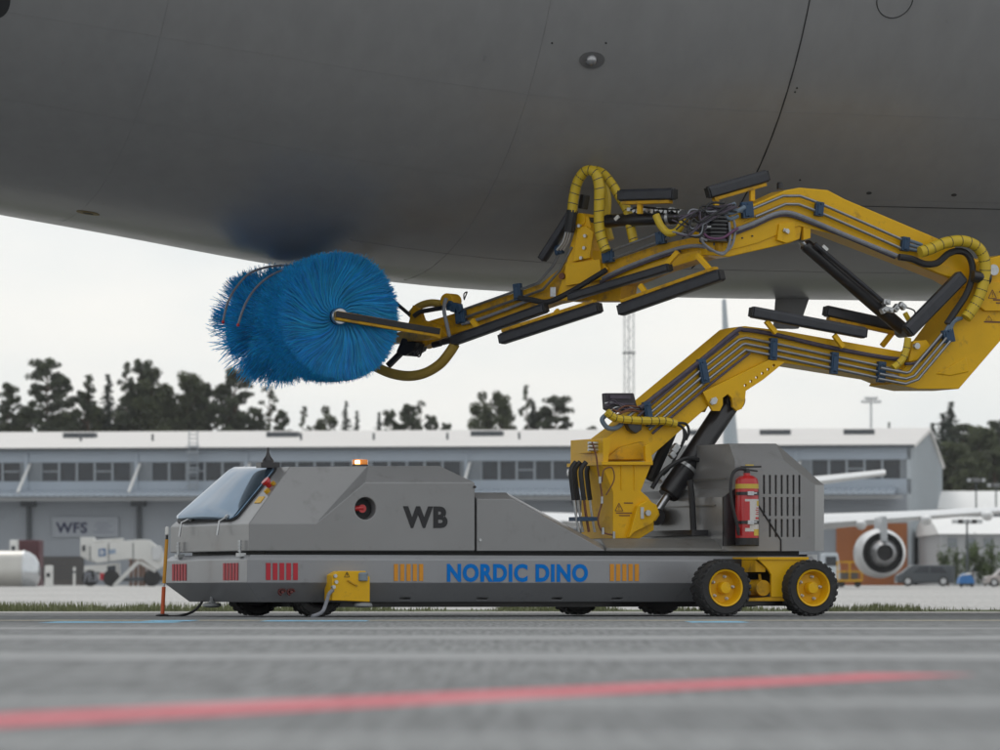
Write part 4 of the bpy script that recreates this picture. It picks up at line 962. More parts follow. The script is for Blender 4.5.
for u in (433, 443): 
    mb = MB(); mb.tube([V(u, 345 - (u - 433) * .3, -.3), V(u + 8, 343 - (u - 433) * .3, -.3)], .03, 10); mb.build('roller_foot', M_blackp, wash)
set_frame()
# splash rods over the far half of the brush
def rod(pts, name='splash_rod'):
    P = smooth_path([V(u, v, y) for u, v, y in pts], 6); mb = MB(); mb.tube(P, .011, 7); o = mb.build(name, M_cableg, wash)
    mb = MB(); mb.sphere(P[-1], .016, 8); mb.build('red_tip', M_red, o)
rod([(304, 270, 2.65), (288, 269, 2.65), (270, 276, 2.6), (255, 289, 2.55), (245, 305, 2.45), (238, 325, 2.4)])
rod([(300, 266, 3.05), (275, 266, 3.05), (252, 272, 2.95), (238, 285, 2.9), (228, 302, 2.85), (223, 322, 2.8)])
hose([(332, 252, ), (310, 262), (295, 275), (283, 290)], 2.15, .010, M_cableg, wash, 'splash_rod')

#==EXT==
# ---------------------------------------------------------------- fire extinguisher on the rear housing
ye = -S1 - .11
p0 = V(747, 545.5, ye); ex = empty('fire_extinguisher', (0, 0, 0), 0)
W2 = Matrix.Translation((OX, OY, 0)) @ Matrix.Rotation(TH, 4, 'Z'); ex.matrix_world = W2 @ Matrix.Translation(p0)
tag(ex, 'red fire extinguisher with white and yellow label strapped to the rear housing', 'fire extinguisher')
rr = .100; H_e = (545.5 - 474) / 118
mb = MB(); mb.lathe([(rr * .9, .055), (rr, .065), (rr, H_e - .06), (rr * .93, H_e - .03), (rr * .6, H_e - .005), (.03, H_e), (.03, H_e + .02)], 'z', 32); mb.build('tank', M_red, ex)
mb = MB(); mb.lathe([(rr * .95, 0), (rr * 1.0, .004), (rr * 1.0, .066), (rr * .9, .07)], 'z', 32); mb.build('foot_ring', M_black, ex)
def band(z0, z1, m, name, a0=0, a1=360, r_=rr + .002):
    n = 24; mb = MB(); vs_ = []
    for i in range(n + 1):
        a = R(a0 + (a1 - a0) * i / n)
        for z in (z0, z1): vs_.append((r_ * math.cos(a), r_ * math.sin(a), z))
    mb.add(vs_, [(2 * i, 2 * i + 1, 2 * i + 3, 2 * i + 2) for i in range(n)]); return mb.build(name, m, ex)
band(H_e - .115, H_e - .075, mat('yellow label', (.62, .45, .06), .4), 'yellow_band')
lab = band(.12, .40, mat('white label', (.62, .60, .58), .4), 'label_sheet', 235, 330)
band(.15, .38, M_red, 'label_print', 228, 258, rr + .003); band(.225, .245, M_red, 'label_print', 290, 322, rr + .0035); band(.34, .385, mat('yellow label', (.62, .45, .06), .4), 'label_print', 300, 328, rr + .003)
band(.085, .14, mat('yellow label', (.62, .45, .06), .4), 'label_print', 280, 325, rr + .003)
for k in range(4): band(.265 + k * .018, .273 + k * .018, M_redst, 'label_print', 290 + (k % 2) * 5, 318, rr + .004)
for z in (.185, .435):
    band(z, z + .028, M_blackp, 'strap', 180, 360, rr + .006)
    mb = MB(); mb.box((-.02, -rr - .012, z + .014), (.06, .016, .034)); mb.box((.01, -rr - .02, z + .016), (.05, .01, .012)); mb.build('strap_clasp', M_steel, ex)
mb = MB(); mb.lathe([(.028, 0), (.028, .035), (.02, .045)], 'z', 12, (0, 0, H_e + .015)); mb.box((.04, 0, H_e + .075), (.19, .03, .016), Matrix.Rotation(-.03, 3, 'Y')); mb.box((.04, 0, H_e + .045), (.12, .03, .014), Matrix.Rotation(.12, 3, 'Y')); mb.build('valve_handle', M_blackp, ex, bevel=.004)
mb = MB(); mb.box((.025, 0, H_e + .09), (.07, .025, .01)); mb.build('safety_tag', mat('yellow label', (.62, .45, .06), .4), ex)
mb = MB(); mb.tube(smooth_path([(-.02, -.02, H_e + .05), (-.09, -.02, H_e + .055), (-.15, -.03, H_e + .01), (-.175, -.04, H_e - .1), (-.165, -.05, H_e - .25), (-.13, -.06, H_e - .40), (-.115, -.06, H_e - .47)]), .014, 9); mb.tube([(-.117, -.06, H_e - .45), (-.11, -.06, H_e - .52)], [.018, .013], 9); mb.build('discharge_hose', M_black, ex)

#==POST==
# ---------------------------------------------------------------- marker post left of the vehicle
pm = at(162.5, 616.5, 40.4); mp_ = empty('marker_post', (pm.x, pm.y, 0)); tag(mp_, 'thin orange marker post with white cap standing left of the vehicle nose', 'marker post')
mb = MB(); mb.lathe([(.055, 0), (.06, .008), (.05, .014), (.02, .02)], 'z', 18); mb.build('rubber_foot', M_black, mp_)
mb = MB(); mb.tube([(0, 0, .015), (.01, 0, .25)], .017, 10); mb.build('lower_tube', mat('orange red plastic', (.55, .09, .02), .5), mp_)
mb = MB(); mb.tube([(.01, 0, .25), (.012, 0, .29)], .008, 8); mb.build('tube_joint', M_zinc, mp_)
mb = MB(); mb.tube([(.012, 0, .28), (.034, 0, .655)], .015, 10); mb.build('upper_tube', mat('amber plastic', (.60, .28, .02), .5), mp_)
mb = MB(); mb.tube([(.034, 0, .65), (.035, 0, .69)], .012, 8); mb.build('cap_neck', M_blackp, mp_)
mb = MB(); mb.tube([(.035, 0, .69), (.036, 0, .70), (.037, 0, .75), (.037, 0, .765)], [.010, .018, .018, .010], 10); mb.build('white_cap', M_white, mp_)

#==BACK==
# ---------------------------------------------------------------- hangar
M_wall = mat('hangar wall sheet', (.36, .41, .47), .55, 0, .04, .25, dirt=((.27, .30, .34), .4, .58, .4))
M_wall2 = mat('shaded hangar lower wall', (.30, .325, .36), .6, 0, .05, .25)  # darker than the upper wall: shade under the canopy put into the colour
M_roof = mat('hangar roof sheet', (.62, .60, .58), .5, 0, .04, .2, dirt=((.48, .46, .44), .3, .55, .5))
M_pane = mat('window pane', (.018, .024, .034), .08, 0, .5, .5, spec=.6)
M_mull = mat('window mullion', (.30, .33, .36), .5)
M_pier = mat('window pier panel', (.20, .22, .24), .55)
M_dark = mat('dark vent', (.07, .08, .09), .6)
M_gable = mat('gable sheet', (.42, .46, .49), .42, .3, .05, .3)
M_strut = mat('white strut', (.66, .66, .65), .5)
M_orange = mat('orange door', (.36, .11, .022), .55, 0, .06, .5)
M_brownd = mat('brown door', (.10, .09, .085), .6)
HA = R(-7.5); HC, HS = math.cos(HA), math.sin(HA)
cw = at(912, 583, 300); hz0 = ground_z(300) - .02
hang = empty('hangar', (cw.x, cw.y, hz0), HA); tag(hang, 'long blue grey hangar with pale roof and a band of windows behind the vehicle', 'hangar')
def HP(u, v, yl=0):
    d = ray(u, v); t = (yl - HS * cw.x + HC * cw.y) / (HC * d.y - HS * d.x)
    px, py = d.x * t, d.y * t
    return Vector((HC * (px - cw.x) + HS * (py - cw.y), yl, CAMH + d.z * t - hz0))
def hz(v): return HP(480, v).z
def hx(u): return HP(u, 470).x
def hbox(x0, x1, z0, z1, y0, y1, name, m, parent=hang, **k):
    mb = MB(); mb.box(((x0 + x1) / 2, (y0 + y1) / 2, (z0 + z1) / 2), (x1 - x0, y1 - y0, z1 - z0)); return mb.build(name, m, parent, smooth=0, **k)
XL = hx(-564); DEP = 50; ze, zr_ = hz(446), at(500, 430.5, 330).z - hz0
hbox(XL, -.02, hz(461), ze - .05, 0, .4, 'upper_wall', M_wall); hbox(XL, -.02, hz(495), hz(480), 0, .4, 'middle_wall', M_wall)
hbox(XL, -.02, -.3, hz(495) - .01, 0.02, .4, 'lower_wall', M_wall2)
hbox(XL, -.3, 0, ze - .3, .9, 1.2, 'window_backing', M_dark)
mb = MB(); mb.add([(XL, -.45, ze - .02), (.25, -.45, ze - .02), (.25, DEP / 2, zr_), (XL, DEP / 2, zr_), (XL, DEP + .3, ze - .05), (.25, DEP + .3, ze - .05),
                   (XL, -.45, ze - .22), (.25, -.45, ze - .22), (.25, DEP / 2, zr_ - .25), (XL, DEP / 2, zr_ - .25), (XL, DEP + .3, ze - .25), (.25, DEP + .3, ze - .25)],
                  [(0, 1, 2, 3), (3, 2, 5, 4), (6, 9, 8, 7), (9, 10, 11, 8), (0, 6, 7, 1), (4, 5, 11, 10), (1, 7, 8, 2), (2, 8, 11, 5), (0, 3, 9, 6), (3, 4, 10, 9)])
roof = mb.build('roof', M_roof, hang, smooth=0)
slope_a = math.atan2(zr_ - ze, DEP / 2 + .45)
def roofpt(x, f_): return Vector((x, -.45 + (DEP / 2 + .45) * f_, ze - .02 + (zr_ - ze + .02) * f_))
for u0, u1, f0, f1 in ((12, 45, .58, .9), (225, 258, .58, .9), (439, 472, .58, .9), (666, 698, .58, .9), (742, 774, .58, .9), (830, 862, .58, .9)):
    c_ = roofpt((hx(u0) + hx(u1)) / 2, .62); mb = MB()
    mb.box(c_ + Vector((0, 0, .10)), (hx(u1) - hx(u0), 1.0, .42)); mb.build('skylight', M_dark, roof, smooth=0)
for u in (48, 122, 275, 350, 426, 500):
    p = roofpt(hx(u), .4); mb = MB(); mb.tube([p - Vector((0, 0, .1)), p + Vector((0, 0, .45))], .08, 6); mb.build('roof_pipe', M_dark, roof)
mb = MB(); mb.box(((XL + .2) / 2, -.52, ze - .14), (.2 - XL, .12, .2)); mb.build('gutter', M_dark, hang, smooth=0)
mb = MB(); mb.prism([(0, -.3), (DEP, -.3), (DEP, ze - .26), (DEP / 2, zr_ - .28), (0, ze - .26)], 0, .3)
g2_ = MB(); g2_.add([(XL + .1 + q[1], q[0], q[2]) for q in mb.v], mb.f); g2_.build('gable_wall', M_gable, hang, smooth=0)
mb.v = [(-.01 - q[1], q[0], q[2]) for q in mb.v]; gab = mb.build('gable_wall', M_gable, hang, smooth=0)
for i in range(25):
    y = 1 + i * 2; h_ = ze - .3 + (zr_ - ze) * (1 - abs(y - DEP / 2) / (DEP / 2)); mb = MB(); mb.box((.04, y, h_ / 2), (.12, .5, h_)); mb.build('gable_rib', M_gable, gab, smooth=0)
# windows bay by bay
zb0, zb1 = hz(479.8), hz(461.2)
edges = []
for k in range(-5, 8):
    u0 = 26 + 110 * k
    xa_, xb_ = hx(u0), hx(u0 + 15)
    hbox(xa_, xb_, zb0, zb1, .05, .4, 'window_pier', M_pier)
    hbox(hx(u0 + 104), hx(u0 + 110), zb0, zb1, .05, .4, 'window_pier', M_pier)
    hbox(hx(u0 - 1.6), hx(u0 + 1.8), hz(495), ze - .25, -.12, .02, 'column', M_wall)
    for j in range(5):
        p0_, p1_ = hx(u0 + 15 + j * 17.8), hx(u0 + 15 + (j + 1) * 17.8)
        fo = hbox(p0_, p1_, zb0, zb1, .22, .26, 'window', M_pane)
        hbox(p0_ - .07, p0_ + .07, zb0, zb1, .08, .22, 'mullion', M_mull, fo)
        if (k + j) % 3 == 0: hbox(p0_ + .08, p1_ - .08, hz(470) - .04, hz(470) + .04, .12, .22, 'transom', M_mull, fo)
    # canopy tie
    a, b = Vector((xa_ + .25, -.02, hz(463))), Vector((xa_ + .05, -2.5, hz(492))); mb = MB(); mb.bar(a, b, .16, .16); mb.build('canopy_strut', M_strut, hang, smooth=0)
    mb = MB(); mb.tube([(xa_ + .25, -.15, hz(540)), (xa_ + .25, -.15, hz(500))], .16, 8); mb.build('downpipe', M_dark, hang)
    mb = MB(); mb.box((xa_ + .25, -.35, hz(502)), (.9, .7, .45)); mb.build('pipe_hopper', M_dark, hang)
hbox(hx(906), -.02, zb0, zb1, .05, .4, 'window_pier', M_pier)
# corrugated canopy
mb = MB(); n = int((-.5 - XL) / .22); top = []; 
for i in range(n):
    x = XL + i * .22; dz = .10 if i % 2 else 0
    top.append((x, dz))
vs_ = []
for x, dz in top: vs_ += [(x, 0, hz(489.5) + dz), (x, -2.7, hz(495) + dz), (x, -2.7, hz(496.5) + dz * .4), (x, 0, hz(495.5))]
fs = []
for i in range(n - 1):
    a = i * 4; b = a + 4; fs += [(a, b, b + 1, a + 1), (a + 1, b + 1, b + 2, a + 2), (a + 2, b + 2, b + 3, a + 3)]
mb.add(vs_, fs); mb.build('canopy', M_wall, hang, smooth=0)
hbox(XL, -.5, hz(500.5), hz(497), -2.4, -2.1, 'canopy_beam', mat('canopy beam', (.34, .35, .36), .5))
# sign
sp = hbox(hx(53), hx(119), hz(536.5), hz(516), -.15, .0, 'sign_board', mat('sign board', (.33, .355, .395), .5))
text_obj('WFS', hx(56.5), hx(88), hz(532.5), hz(521.5), -.16, mat('navy letters', (.006, .010, .055), .6), sp, .03, 'sign_lettering')
for k, (a, b) in enumerate(((97, 110), (95, 113), (98, 109), (94, 114))):
    hbox(hx(a), hx(b), hz(523.2 + k * 3), hz(521.9 + k * 3), -.17, -.155, 'small_print', mat('faint print', (.24, .26, .31), .5), sp)
# doors
hbox(hx(42), hx(84), 0, hz(556), -.1, .02, 'shutter_door', M_brownd)
for j in range(6): hbox(hx(42), hx(84), hz(578 - j * 4), hz(578 - j * 4) + .05, -.14, -.10, 'shutter_slat', M_dark)
od = hbox(hx(836), hx(907), 0, hz(524), -.1, .02, 'sliding_door', M_orange)
for u in (853, 871, 889): hbox(hx(u) - .05, hx(u) + .05, 0, hz(524), -.16, -.1, 'door_rib', M_orange, od)
for u in (300, 420, 540): hbox(hx(u), hx(u + 60), 0, hz(540), -.1, .02, 'shutter_door', M_brownd)
# caged ladder
lad = empty('ladder', (0, 0, 0), 0, hang); la = hx(195)
mb = MB()
for s_ in (-.28, .28): mb.tube([(la + s_, -.6, hz(490)), (la + s_, -.6, hz(429))], .035, 6)
mb.build('ladder_rail', M_mull, lad)
mb = MB()
for k in range(14): mb.tube([(la - .28, -.6, hz(488 - k * 4.2)), (la + .28, -.6, hz(488 - k * 4.2))], .03, 5)
mb.build('ladder_rung', M_mull, lad)['kind'] = 'stuff'
for v in (445, 452, 468, 473, 486):
    mb = MB(); mb.tube([(la + .45 * math.cos(t_), -.75 - .45 * math.sin(t_), hz(v)) for t_ in [i * math.pi / 8 for i in range(9)]], .035, 5); mb.build('cage_hoop', M_mull, lad)

# ---------------------------------------------------------------- parked airliner seen from behind
M_aw = mat('airliner white', (.72, .73, .74), .35, 0, .03, .5, coat=.3)
M_ag = mat('airliner grey', (.42, .44, .46), .4, 0, .05, .5)
M_hot = mat('exhaust metal', (.42, .42, .43), .3, .9, .15, 3)
M_duct = mat('duct black', (.012, .012, .014), .5)
gA = ground_z(196)
PX = (724.5 - 500) / F * 186
ap = empty('parked_airliner', (PX, 196, gA)); tag(ap, 'white twin engine airliner seen from behind, parked beyond the washing vehicle', 'aircraft')
fz = 3.75 - gA
mb = MB(); mb.lathe([(.25, -15), (.7, -13.5), (1.25, -10), (1.75, -6), (1.97, -2), (1.97, 14), (1.8, 17.5), (1.3, 20), (.6, 21.6), (.05, 22)], 'y', 36)
mb.v = [(x, y, z + fz + (.055 * (-2 - y) if y < -2 else 0)) for x, y, z in mb.v]; mb.build('fuselage', M_aw, ap)
def wingloft(secs, name, m, vert=False):
    mb = MB(); prof = [(0, 0), (.12, .5), (.35, .75), (.7, .55), (1, 0), (.7, -.3), (.35, -.45), (.12, -.35)]
    for x, y, z, ch, th in secs:
        for a, b in prof:
            q = (x, y + ch * (1 - a) * 1.0, z + b * th)
            q = (x, y + ch * a, z + b * th)
            mb.v.append((z + b * th, y + ch * a, x) if vert else q)
    for i in range(len(secs) - 1):
        for j in range(8): mb.f.append((i * 8 + j, i * 8 + (j + 1) % 8, (i + 1) * 8 + (j + 1) % 8, (i + 1) * 8 + j))
    mb.f.append(tuple(range(8))); mb.f.append(tuple((len(secs) - 1) * 8 + j for j in range(8))); return mb.build(name, m, ap, smooth=30)
ztop = at(722, 299, 184).z - gA
fin = wingloft([(fz + 1.2, -14.3, .12, 6.6, .55), (fz + 4, -13.4, .05, 4.4, .34), (ztop, -12.0, -.08, 2.0, .13)], 'tail_fin', mat('fin backlit blue grey', (.22, .27, .31), .4), True)  # backlit shade of the fin is put into this blue grey
zst, zst1 = at(766, 489, 184).z - gA, at(886, 473, 184).z - gA
xst = (886 - 500) / F * 184 - PX
for s_ in (-1, 1):
    wingloft([(s_ * .5, -13.6, zst - .1, 4.2, .40), (s_ * xst, -12.0, zst1, 1.7, .2)], 'tailplane', M_aw)
    zw0, zw1 = at(827, 523, 200).z - gA, at(1000, 511, 203).z - gA; xw0, xw1 = (827 - 500) / F * 200 - PX, (1000 - 500) / F * 203 - PX
    k_ = (zw1 - zw0) / (xw1 - xw0)
    wingloft([(s_ * 1.2, 2.2, zw0 - k_ * (xw0 - 1.2) - .1, 7.0, .75), (s_ * xw0, 3.2, zw0, 5.0, .55), (s_ * 8.6, 4.6, zw0 + k_ * (8.6 - xw0), 3.6, .36), (s_ * xw1, 6.4, zw1, 2.6, .25), (s_ * 17, 8.6, zw1 + k_ * (17 - xw1), 1.5, .14)], 'wing', M_aw)
    for u in (862, 929, 992):
        xq = (u - 500) / F * 199 - PX; zq = zw0 + k_ * (xq - xw0) - .12
        mb = MB(); mb.tube([(s_ * xq, 2.2 + .25 * (xq - xw0), zq), (s_ * xq, 3.2 + .25 * (xq - xw0), zq - .05), (s_ * xq, 5.5 + .25 * (xq - xw0), zq + .05)], [.06, .24, .12], 10); mb.build('flap_fairing', M_aw, ap)
    xe = (882.5 - 500) / F * 196 - PX; ze_ = at(882, 553, 196).z - gA; e = empty('engine', (s_ * xe, 0, ze_), 0, ap); RE = 1.04
    mb = MB(); mb.lathe([(.84, -.1), (.86, -.12), (RE * .97, .6), (RE, 1.6), (RE * .98, 2.8), (RE * .88, 3.5), (.78, 3.4), (.80, 2.4), (.80, .4)], 'y', 40, closed=False); mb.build('nacelle', M_aw, e)
    mb = MB(); mb.lathe([(.84, .35), (.83, .35), (.35, .36)], 'y', 36, closed=False); mb.build('bypass_duct', M_duct, e)
    mb = MB(); mb.lathe([(.56, .33), (.60, .0), (.50, -.7), (.36, -1.25), (.34, -1.25), (.34, -.8)], 'y', 36, closed=False); mb.build('core_cowl', M_hot, e)
    mb = MB(); mb.lathe([(.33, -.7), (.10, -.7)], 'y', 24, closed=False); mb.lathe([(.30, -1.0), (.28, -.95)], 'y', 24, closed=True); mb.build('exhaust_plug', M_duct, e)
    mb = MB(); mb.prism([(-.12, .5), (.12, .5), (.09, 1.5), (-.09, 1.5)], -1.0, 3.2); mb.build('pylon', M_ag, e)
    mb = MB(); mb.prism([(-.10, .0), (.10, .0), (.12, 1.2), (-.12, 1.2)], -.9, -.5); mb.build('pylon_fairing', M_ag, e)
    mb = MB(); mb.tube([(s_ * 3.6, 4.0, 0), (s_ * 3.6, 4.0, zw0)], .14, 8); mb.build('gear_leg', M_ag, ap)
    for t_ in (-.4, .4):
        mb = MB(); mb.lathe([(.2, -.16), (.5, -.16), (.55, -.1), (.55, .1), (.5, .16), (.2, .16)], 'x', 20, (s_ * 3.6 + t_, 4.0, .55)); mb.build('gear_wheel', M_tyre, ap)

# ---------------------------------------------------------------- trees
M_bark = mat('pine bark', (.10, .065, .045), .9, 0, .3, 3)
M_leaf = [mat('pine needles', (.075, .09, .055), .8, 0, .4, 1.2, attr=True), mat('spruce needles', (.05, .066, .05), .8, 0, .35, 1.2, attr=True), mat('birch leaves', (.085, .10, .052), .75, 0, .35, 1.2, attr=True)]
for _lm in M_leaf:
    _n = _lm.node_tree; _p = _n.nodes['Principled BSDF']; _t = _n.nodes.new('ShaderNodeBsdfTranslucent'); _m = _n.nodes.new('ShaderNodeMixShader'); _m.inputs[0].default_value = .35
    _n.links.new(_p.inputs['Base Color'].links[0].from_socket, _t.inputs['Color']); _n.links.new(_p.outputs[0], _m.inputs[1]); _n.links.new(_t.outputs[0], _m.inputs[2]); _n.links.new(_m.outputs[0], _n.nodes['Material Output'].inputs['Surface'])
def tree_mesh(kind, seed):
    r_ = random.Random(seed); tr = MB(); cv = []; cf = []; tn = []
    def leaf(c, s_, tone):
        n_ = Vector((r_.gauss(0, 1), r_.gauss(0, 1), r_.gauss(0, 1) + .6)).normalized(); a = n_.orthogonal().normalized(); a.rotate(Matrix.Rotation(r_.uniform(0, 6.28), 3, n_)); b = n_.cross(a); k = len(cv)
        cv.extend([tuple(c + a * s_ + b * s_ * .15), tuple(c + b * s_ * .55), tuple(c - a * s_ * .9), tuple(c - b * s_ * .55)]); cf.append((k, k + 1, k + 2, k + 3)); tn.extend([tone] * 4)
    def clump(c, rx, rz_, n_, s_):
        t_ = r_.uniform(.65, 1.4)
        for _ in range(n_):
            d = Vector((r_.gauss(0, 1), r_.gauss(0, 1), r_.gauss(0, 1))).normalized() * r_.random() ** .45
            leaf(c + Vector((d.x * rx, d.y * rx, d.z * rz_)), s_ * r_.uniform(.6, 1.3), t_ * r_.uniform(.75, 1.25))
    lean = r_.uniform(-.012, .012); ls = .0098
    if kind == 'spruce':
        tr.tube([(0, 0, 0), (0, 0, .5), (0, 0, .99)], [.012, .008, .001], 6)
        for i in range(44):
            z = .35 + .645 * i / 43; rad = .105 * min(1, (1 - z) / .42) ** .85 * r_.uniform(.75, 1.15) + .003
            for j in range(max(4, int(20 * min(1, (1 - z) / .42)) + 3)):
                a = r_.uniform(0, 6.28); L = rad * r_.uniform(.7, 1.15); tip = Vector((math.cos(a) * L, math.sin(a) * L, z - L * .35 + .006))
                for q in range(7):
                    f_ = (q + .5) / 7; leaf(Vector((0, 0, z)).lerp(tip, f_) + Vector((r_.gauss(0, .004), r_.gauss(0, .004), r_.gauss(0, .003))), ls * (1.1 - .4 * f_), r_.uniform(.7, 1.3))
    elif kind in ('pine', 'thin'):
        tr.tube([(0, 0, 0), (lean, 0, .4), (lean * 2, 0, .75), (lean * 1.5, 0, .985)], [.014, .011, .006, .001], 6)
        pine = kind == 'pine'; nb = 64 if pine else 30; z0 = .50 if pine else .55
        for i in range(nb):
            z = z0 + (1 - z0) * .965 * (i / (nb - 1)) ** .9; f_ = (z - z0) / (1 - z0)
            rad = (.135 * math.sin(math.pi * (.25 + .70 * f_)) ** .8) * r_.uniform(.35, 1.15) * (1 if pine else .6)
            a = r_.uniform(0, 6.28); tip = Vector((math.cos(a) * rad + lean, math.sin(a) * rad, z + .008 + rad * .10))
            tr.tube([(lean, 0, z - .015), tuple(tip)], [.003, .0008], 4)
            clump(tip, r_.uniform(.022, .042) if pine else .024, .017 if pine else .012, 125 if pine else 45, ls * .85)
            if rad > .06 and pine: clump(Vector((tip.x * .5, tip.y * .5, z + .006)), .028, .012, 45, ls * .85)
    else:
        tr.tube([(0, 0, 0), (0, 0, .5), (lean, 0, .93)], [.014, .010, .002], 6)
        for i in range(78):
            z = .22 + .755 * r_.random() ** .85; f_ = (z - .2) / .8; rad = .128 * math.sin(math.pi * (.30 + .66 * f_)) ** .7; a = r_.uniform(0, 6.28); q = rad * r_.random() ** .45
            c = Vector((math.cos(a) * q, math.sin(a) * q, z)); clump(c, .040, .030, 125, ls)
            if i % 4 == 0: tr.tube([(0, 0, max(.05, z - .1)), tuple(c)], [.004, .001], 4)
    me = bpy.data.meshes.new('crown'); me.from_pydata(cv, [], cf); me.materials.append(M_leaf[{'spruce': 1, 'pine': 0, 'thin': 0}.get(kind, 2)])
    at2 = me.color_attributes.new('tone', 'FLOAT_COLOR', 'POINT'); at2.data.foreach_set('color', [x for t_ in tn for x in (t_, t_, t_, 1)])
    return tr.mesh('trunk', M_bark), me
TM = {k: [tree_mesh(k, 40 + i * 7 + ord(k[0])) for i in range(3)] for k in ('pine', 'spruce', 'thin', 'dense')}
def tree(u, vtop, wpx, kind, label, Y=385, name=None, i=[0], group='trees behind the hangar'):
    i[0] += 1; p = at(u, vtop, Y); g = ground_z(Y) - .1; H = p.z - g; w_ = wpx / F * Y
    nm = {'pine': 'pine_tree', 'thin': 'pine_tree', 'spruce': 'spruce_tree', 'dense': 'broad_tree'}[kind]
    e = empty(nm, (p.x, Y, g), i[0] * 2.4); tag(e, label, 'tree', group)
    tm, cm_ = TM[kind][i[0] % 3]; nat = {'pine': .25, 'thin': .17, 'spruce': .13, 'dense': .26}[kind]; wx_ = min(max(w_ / nat, H * .55), H * 1.5)
    for n_, me in (('trunk', tm), ('crown', cm_)):
        o = bpy.data.objects.new(n_, me); COL.objects.link(o); o.parent = e; o.scale = (wx_, wx_, H)
    return e
K = {'pine': 'clumpy pine', 'thin': 'thin airy pine', 'spruce': 'pointed dark spruce', 'dense': 'dense broad tree'}
T = [(8, 384, 30, 'pine', 'clumpy pine at the left edge of the picture, above the hangar roof'),
     (47, 360, 50, 'pine', 'tall clumpy pine, the tallest at the far left above the roof'),
     (25, 405, 34, 'dense', 'low broad tree between the two leftmost pines'),
     (70, 398, 34, 'dense', 'low broad tree right of the tall pine at far left'),
     (86, 376, 30, 'thin', 'airy pine just left of the pointed spruce'),
     (84, 392, 30, 'pine', 'short pine in front of the airy pine left of the spruce'),
     (108, 375, 26, 'spruce', 'pointed spruce alone among the pines at the left'),
     (125, 363, 22, 'thin', 'slender pine just right of the pointed spruce at left'),
     (143, 361, 34, 'pine', 'tall pine behind the broadest left crown'),
     (152, 366, 52, 'dense', 'widest dark crown above the left part of the roof'),
     (172, 395, 28, 'dense', 'low crown filling the gap left of the roof ladder'),
     (190, 369, 44, 'dense', 'dense tall crown directly above the roof ladder'),
     (207, 384, 26, 'pine', 'pine on the right flank of the crown above the ladder'),
     (234, 369, 46, 'pine', 'open pine whose top reaches the blue brush'),
     (258, 410, 20, 'pine', 'short pine right of the open pine under the brush'),
     (269, 386, 24, 'thin', 'very thin pine with bare stem under the brush'),
     (281, 411, 18, 'pine', 'small round pine right of the bare stemmed pine'),
     (303, 407, 16, 'thin', 'faint sparse sapling under the brush centre'),
     (326, 404, 30, 'dense', 'small dense conical tree left of the forked pair'),
     (346, 402, 18, 'spruce', 'narrow spruce, left one of the forked pair'),
     (357, 412, 16, 'spruce', 'short spruce, right one of the forked pair'),
     (379, 413, 16, 'spruce', 'lone small spruce left of the mid roof group'),
     (391, 411, 18, 'pine', 'small pine at the left of the mid roof group'),
     (408, 405, 28, 'pine', 'largest pine of the mid roof group'),
     (421, 401, 18, 'thin', 'thin pine at the right of the mid roof group'),
     (433, 417, 14, 'pine', 'low round pine ending the mid roof group'),
     (447, 424, 10, 'pine', 'tiny treetop just above the roof right of the mid group'),
     (483, 390, 34, 'dense', 'left half of the big round double crown mid picture'),
     (501, 389, 32, 'dense', 'right half of the big round double crown mid picture'),
     (527, 386, 16, 'thin', 'bare thin stem right of the big round double crown'),
     (533, 402, 26, 'spruce', 'spruce between the double crown and the boom pedestal'),
     (556, 397, 44, 'pine', 'wide pine left of the boom junction box'),
     (593, 427, 10, 'pine', 'tiny treetop on the roof line left of the pedestal'),
     (14, 412, 40, 'dense', 'low dark crown under the leftmost pine'), (58, 410, 44, 'dense', 'low dark crown under the tallest left pine'),
     (98, 404, 36, 'dense', 'low dark crown left of the pointed spruce foot'), (120, 402, 36, 'dense', 'low dark crown right of the pointed spruce foot'),
     (138, 392, 40, 'dense', 'dark crown at the left flank of the widest crown'), (165, 384, 36, 'dense', 'dark crown at the right flank of the widest crown'), (180, 392, 36, 'dense', 'dark low crown just left of the roof ladder top'),
     (228, 408, 34, 'pine', 'low pine at the foot of the open pine by the brush'), (203, 404, 34, 'dense', 'low dark crown just right of the roof ladder'),
     (889, 423, 12, 'spruce', 'tiny lone spruce tip above the right end of the roof')]
for u, v, w_, k, l in T: tree(u, v, w_ * 1.12, k, l)
TR = [(933, 424, 24, 'spruce', 'leftmost spruce of the right hand wood, against the gable', 380), (951, 403, 44, 'spruce', 'tallest spruce of the right hand wood', 395), (943, 414, 26, 'spruce', 'slim spruce left of the tallest at right', 390),
      (965, 425, 34, 'pine', 'pine right of the tallest spruce at right', 392), (980, 424, 40, 'dense', 'broad tree near the right edge of the wood', 380), (992, 421, 22, 'spruce', 'narrow spruce near the right picture edge', 396),
      (1004, 420, 36, 'pine', 'pine cut by the right picture edge', 392), (955, 440, 46, 'dense', 'broad dark tree in front of the tallest spruce', 372), (972, 450, 44, 'dense', 'low broad tree at the middle of the right wood', 366),
      (994, 448, 46, 'dense', 'low broad tree at the right picture edge', 368), (938, 452, 34, 'dense', 'low broad tree beside the hangar gable', 374), (1016, 440, 46, 'dense', 'broad tree mostly beyond the right picture edge', 376)]
for u, v, w_, k, l, Y in TR: tree(u, v, w_ * 1.5, k, l, Y, group='trees of the right hand wood')

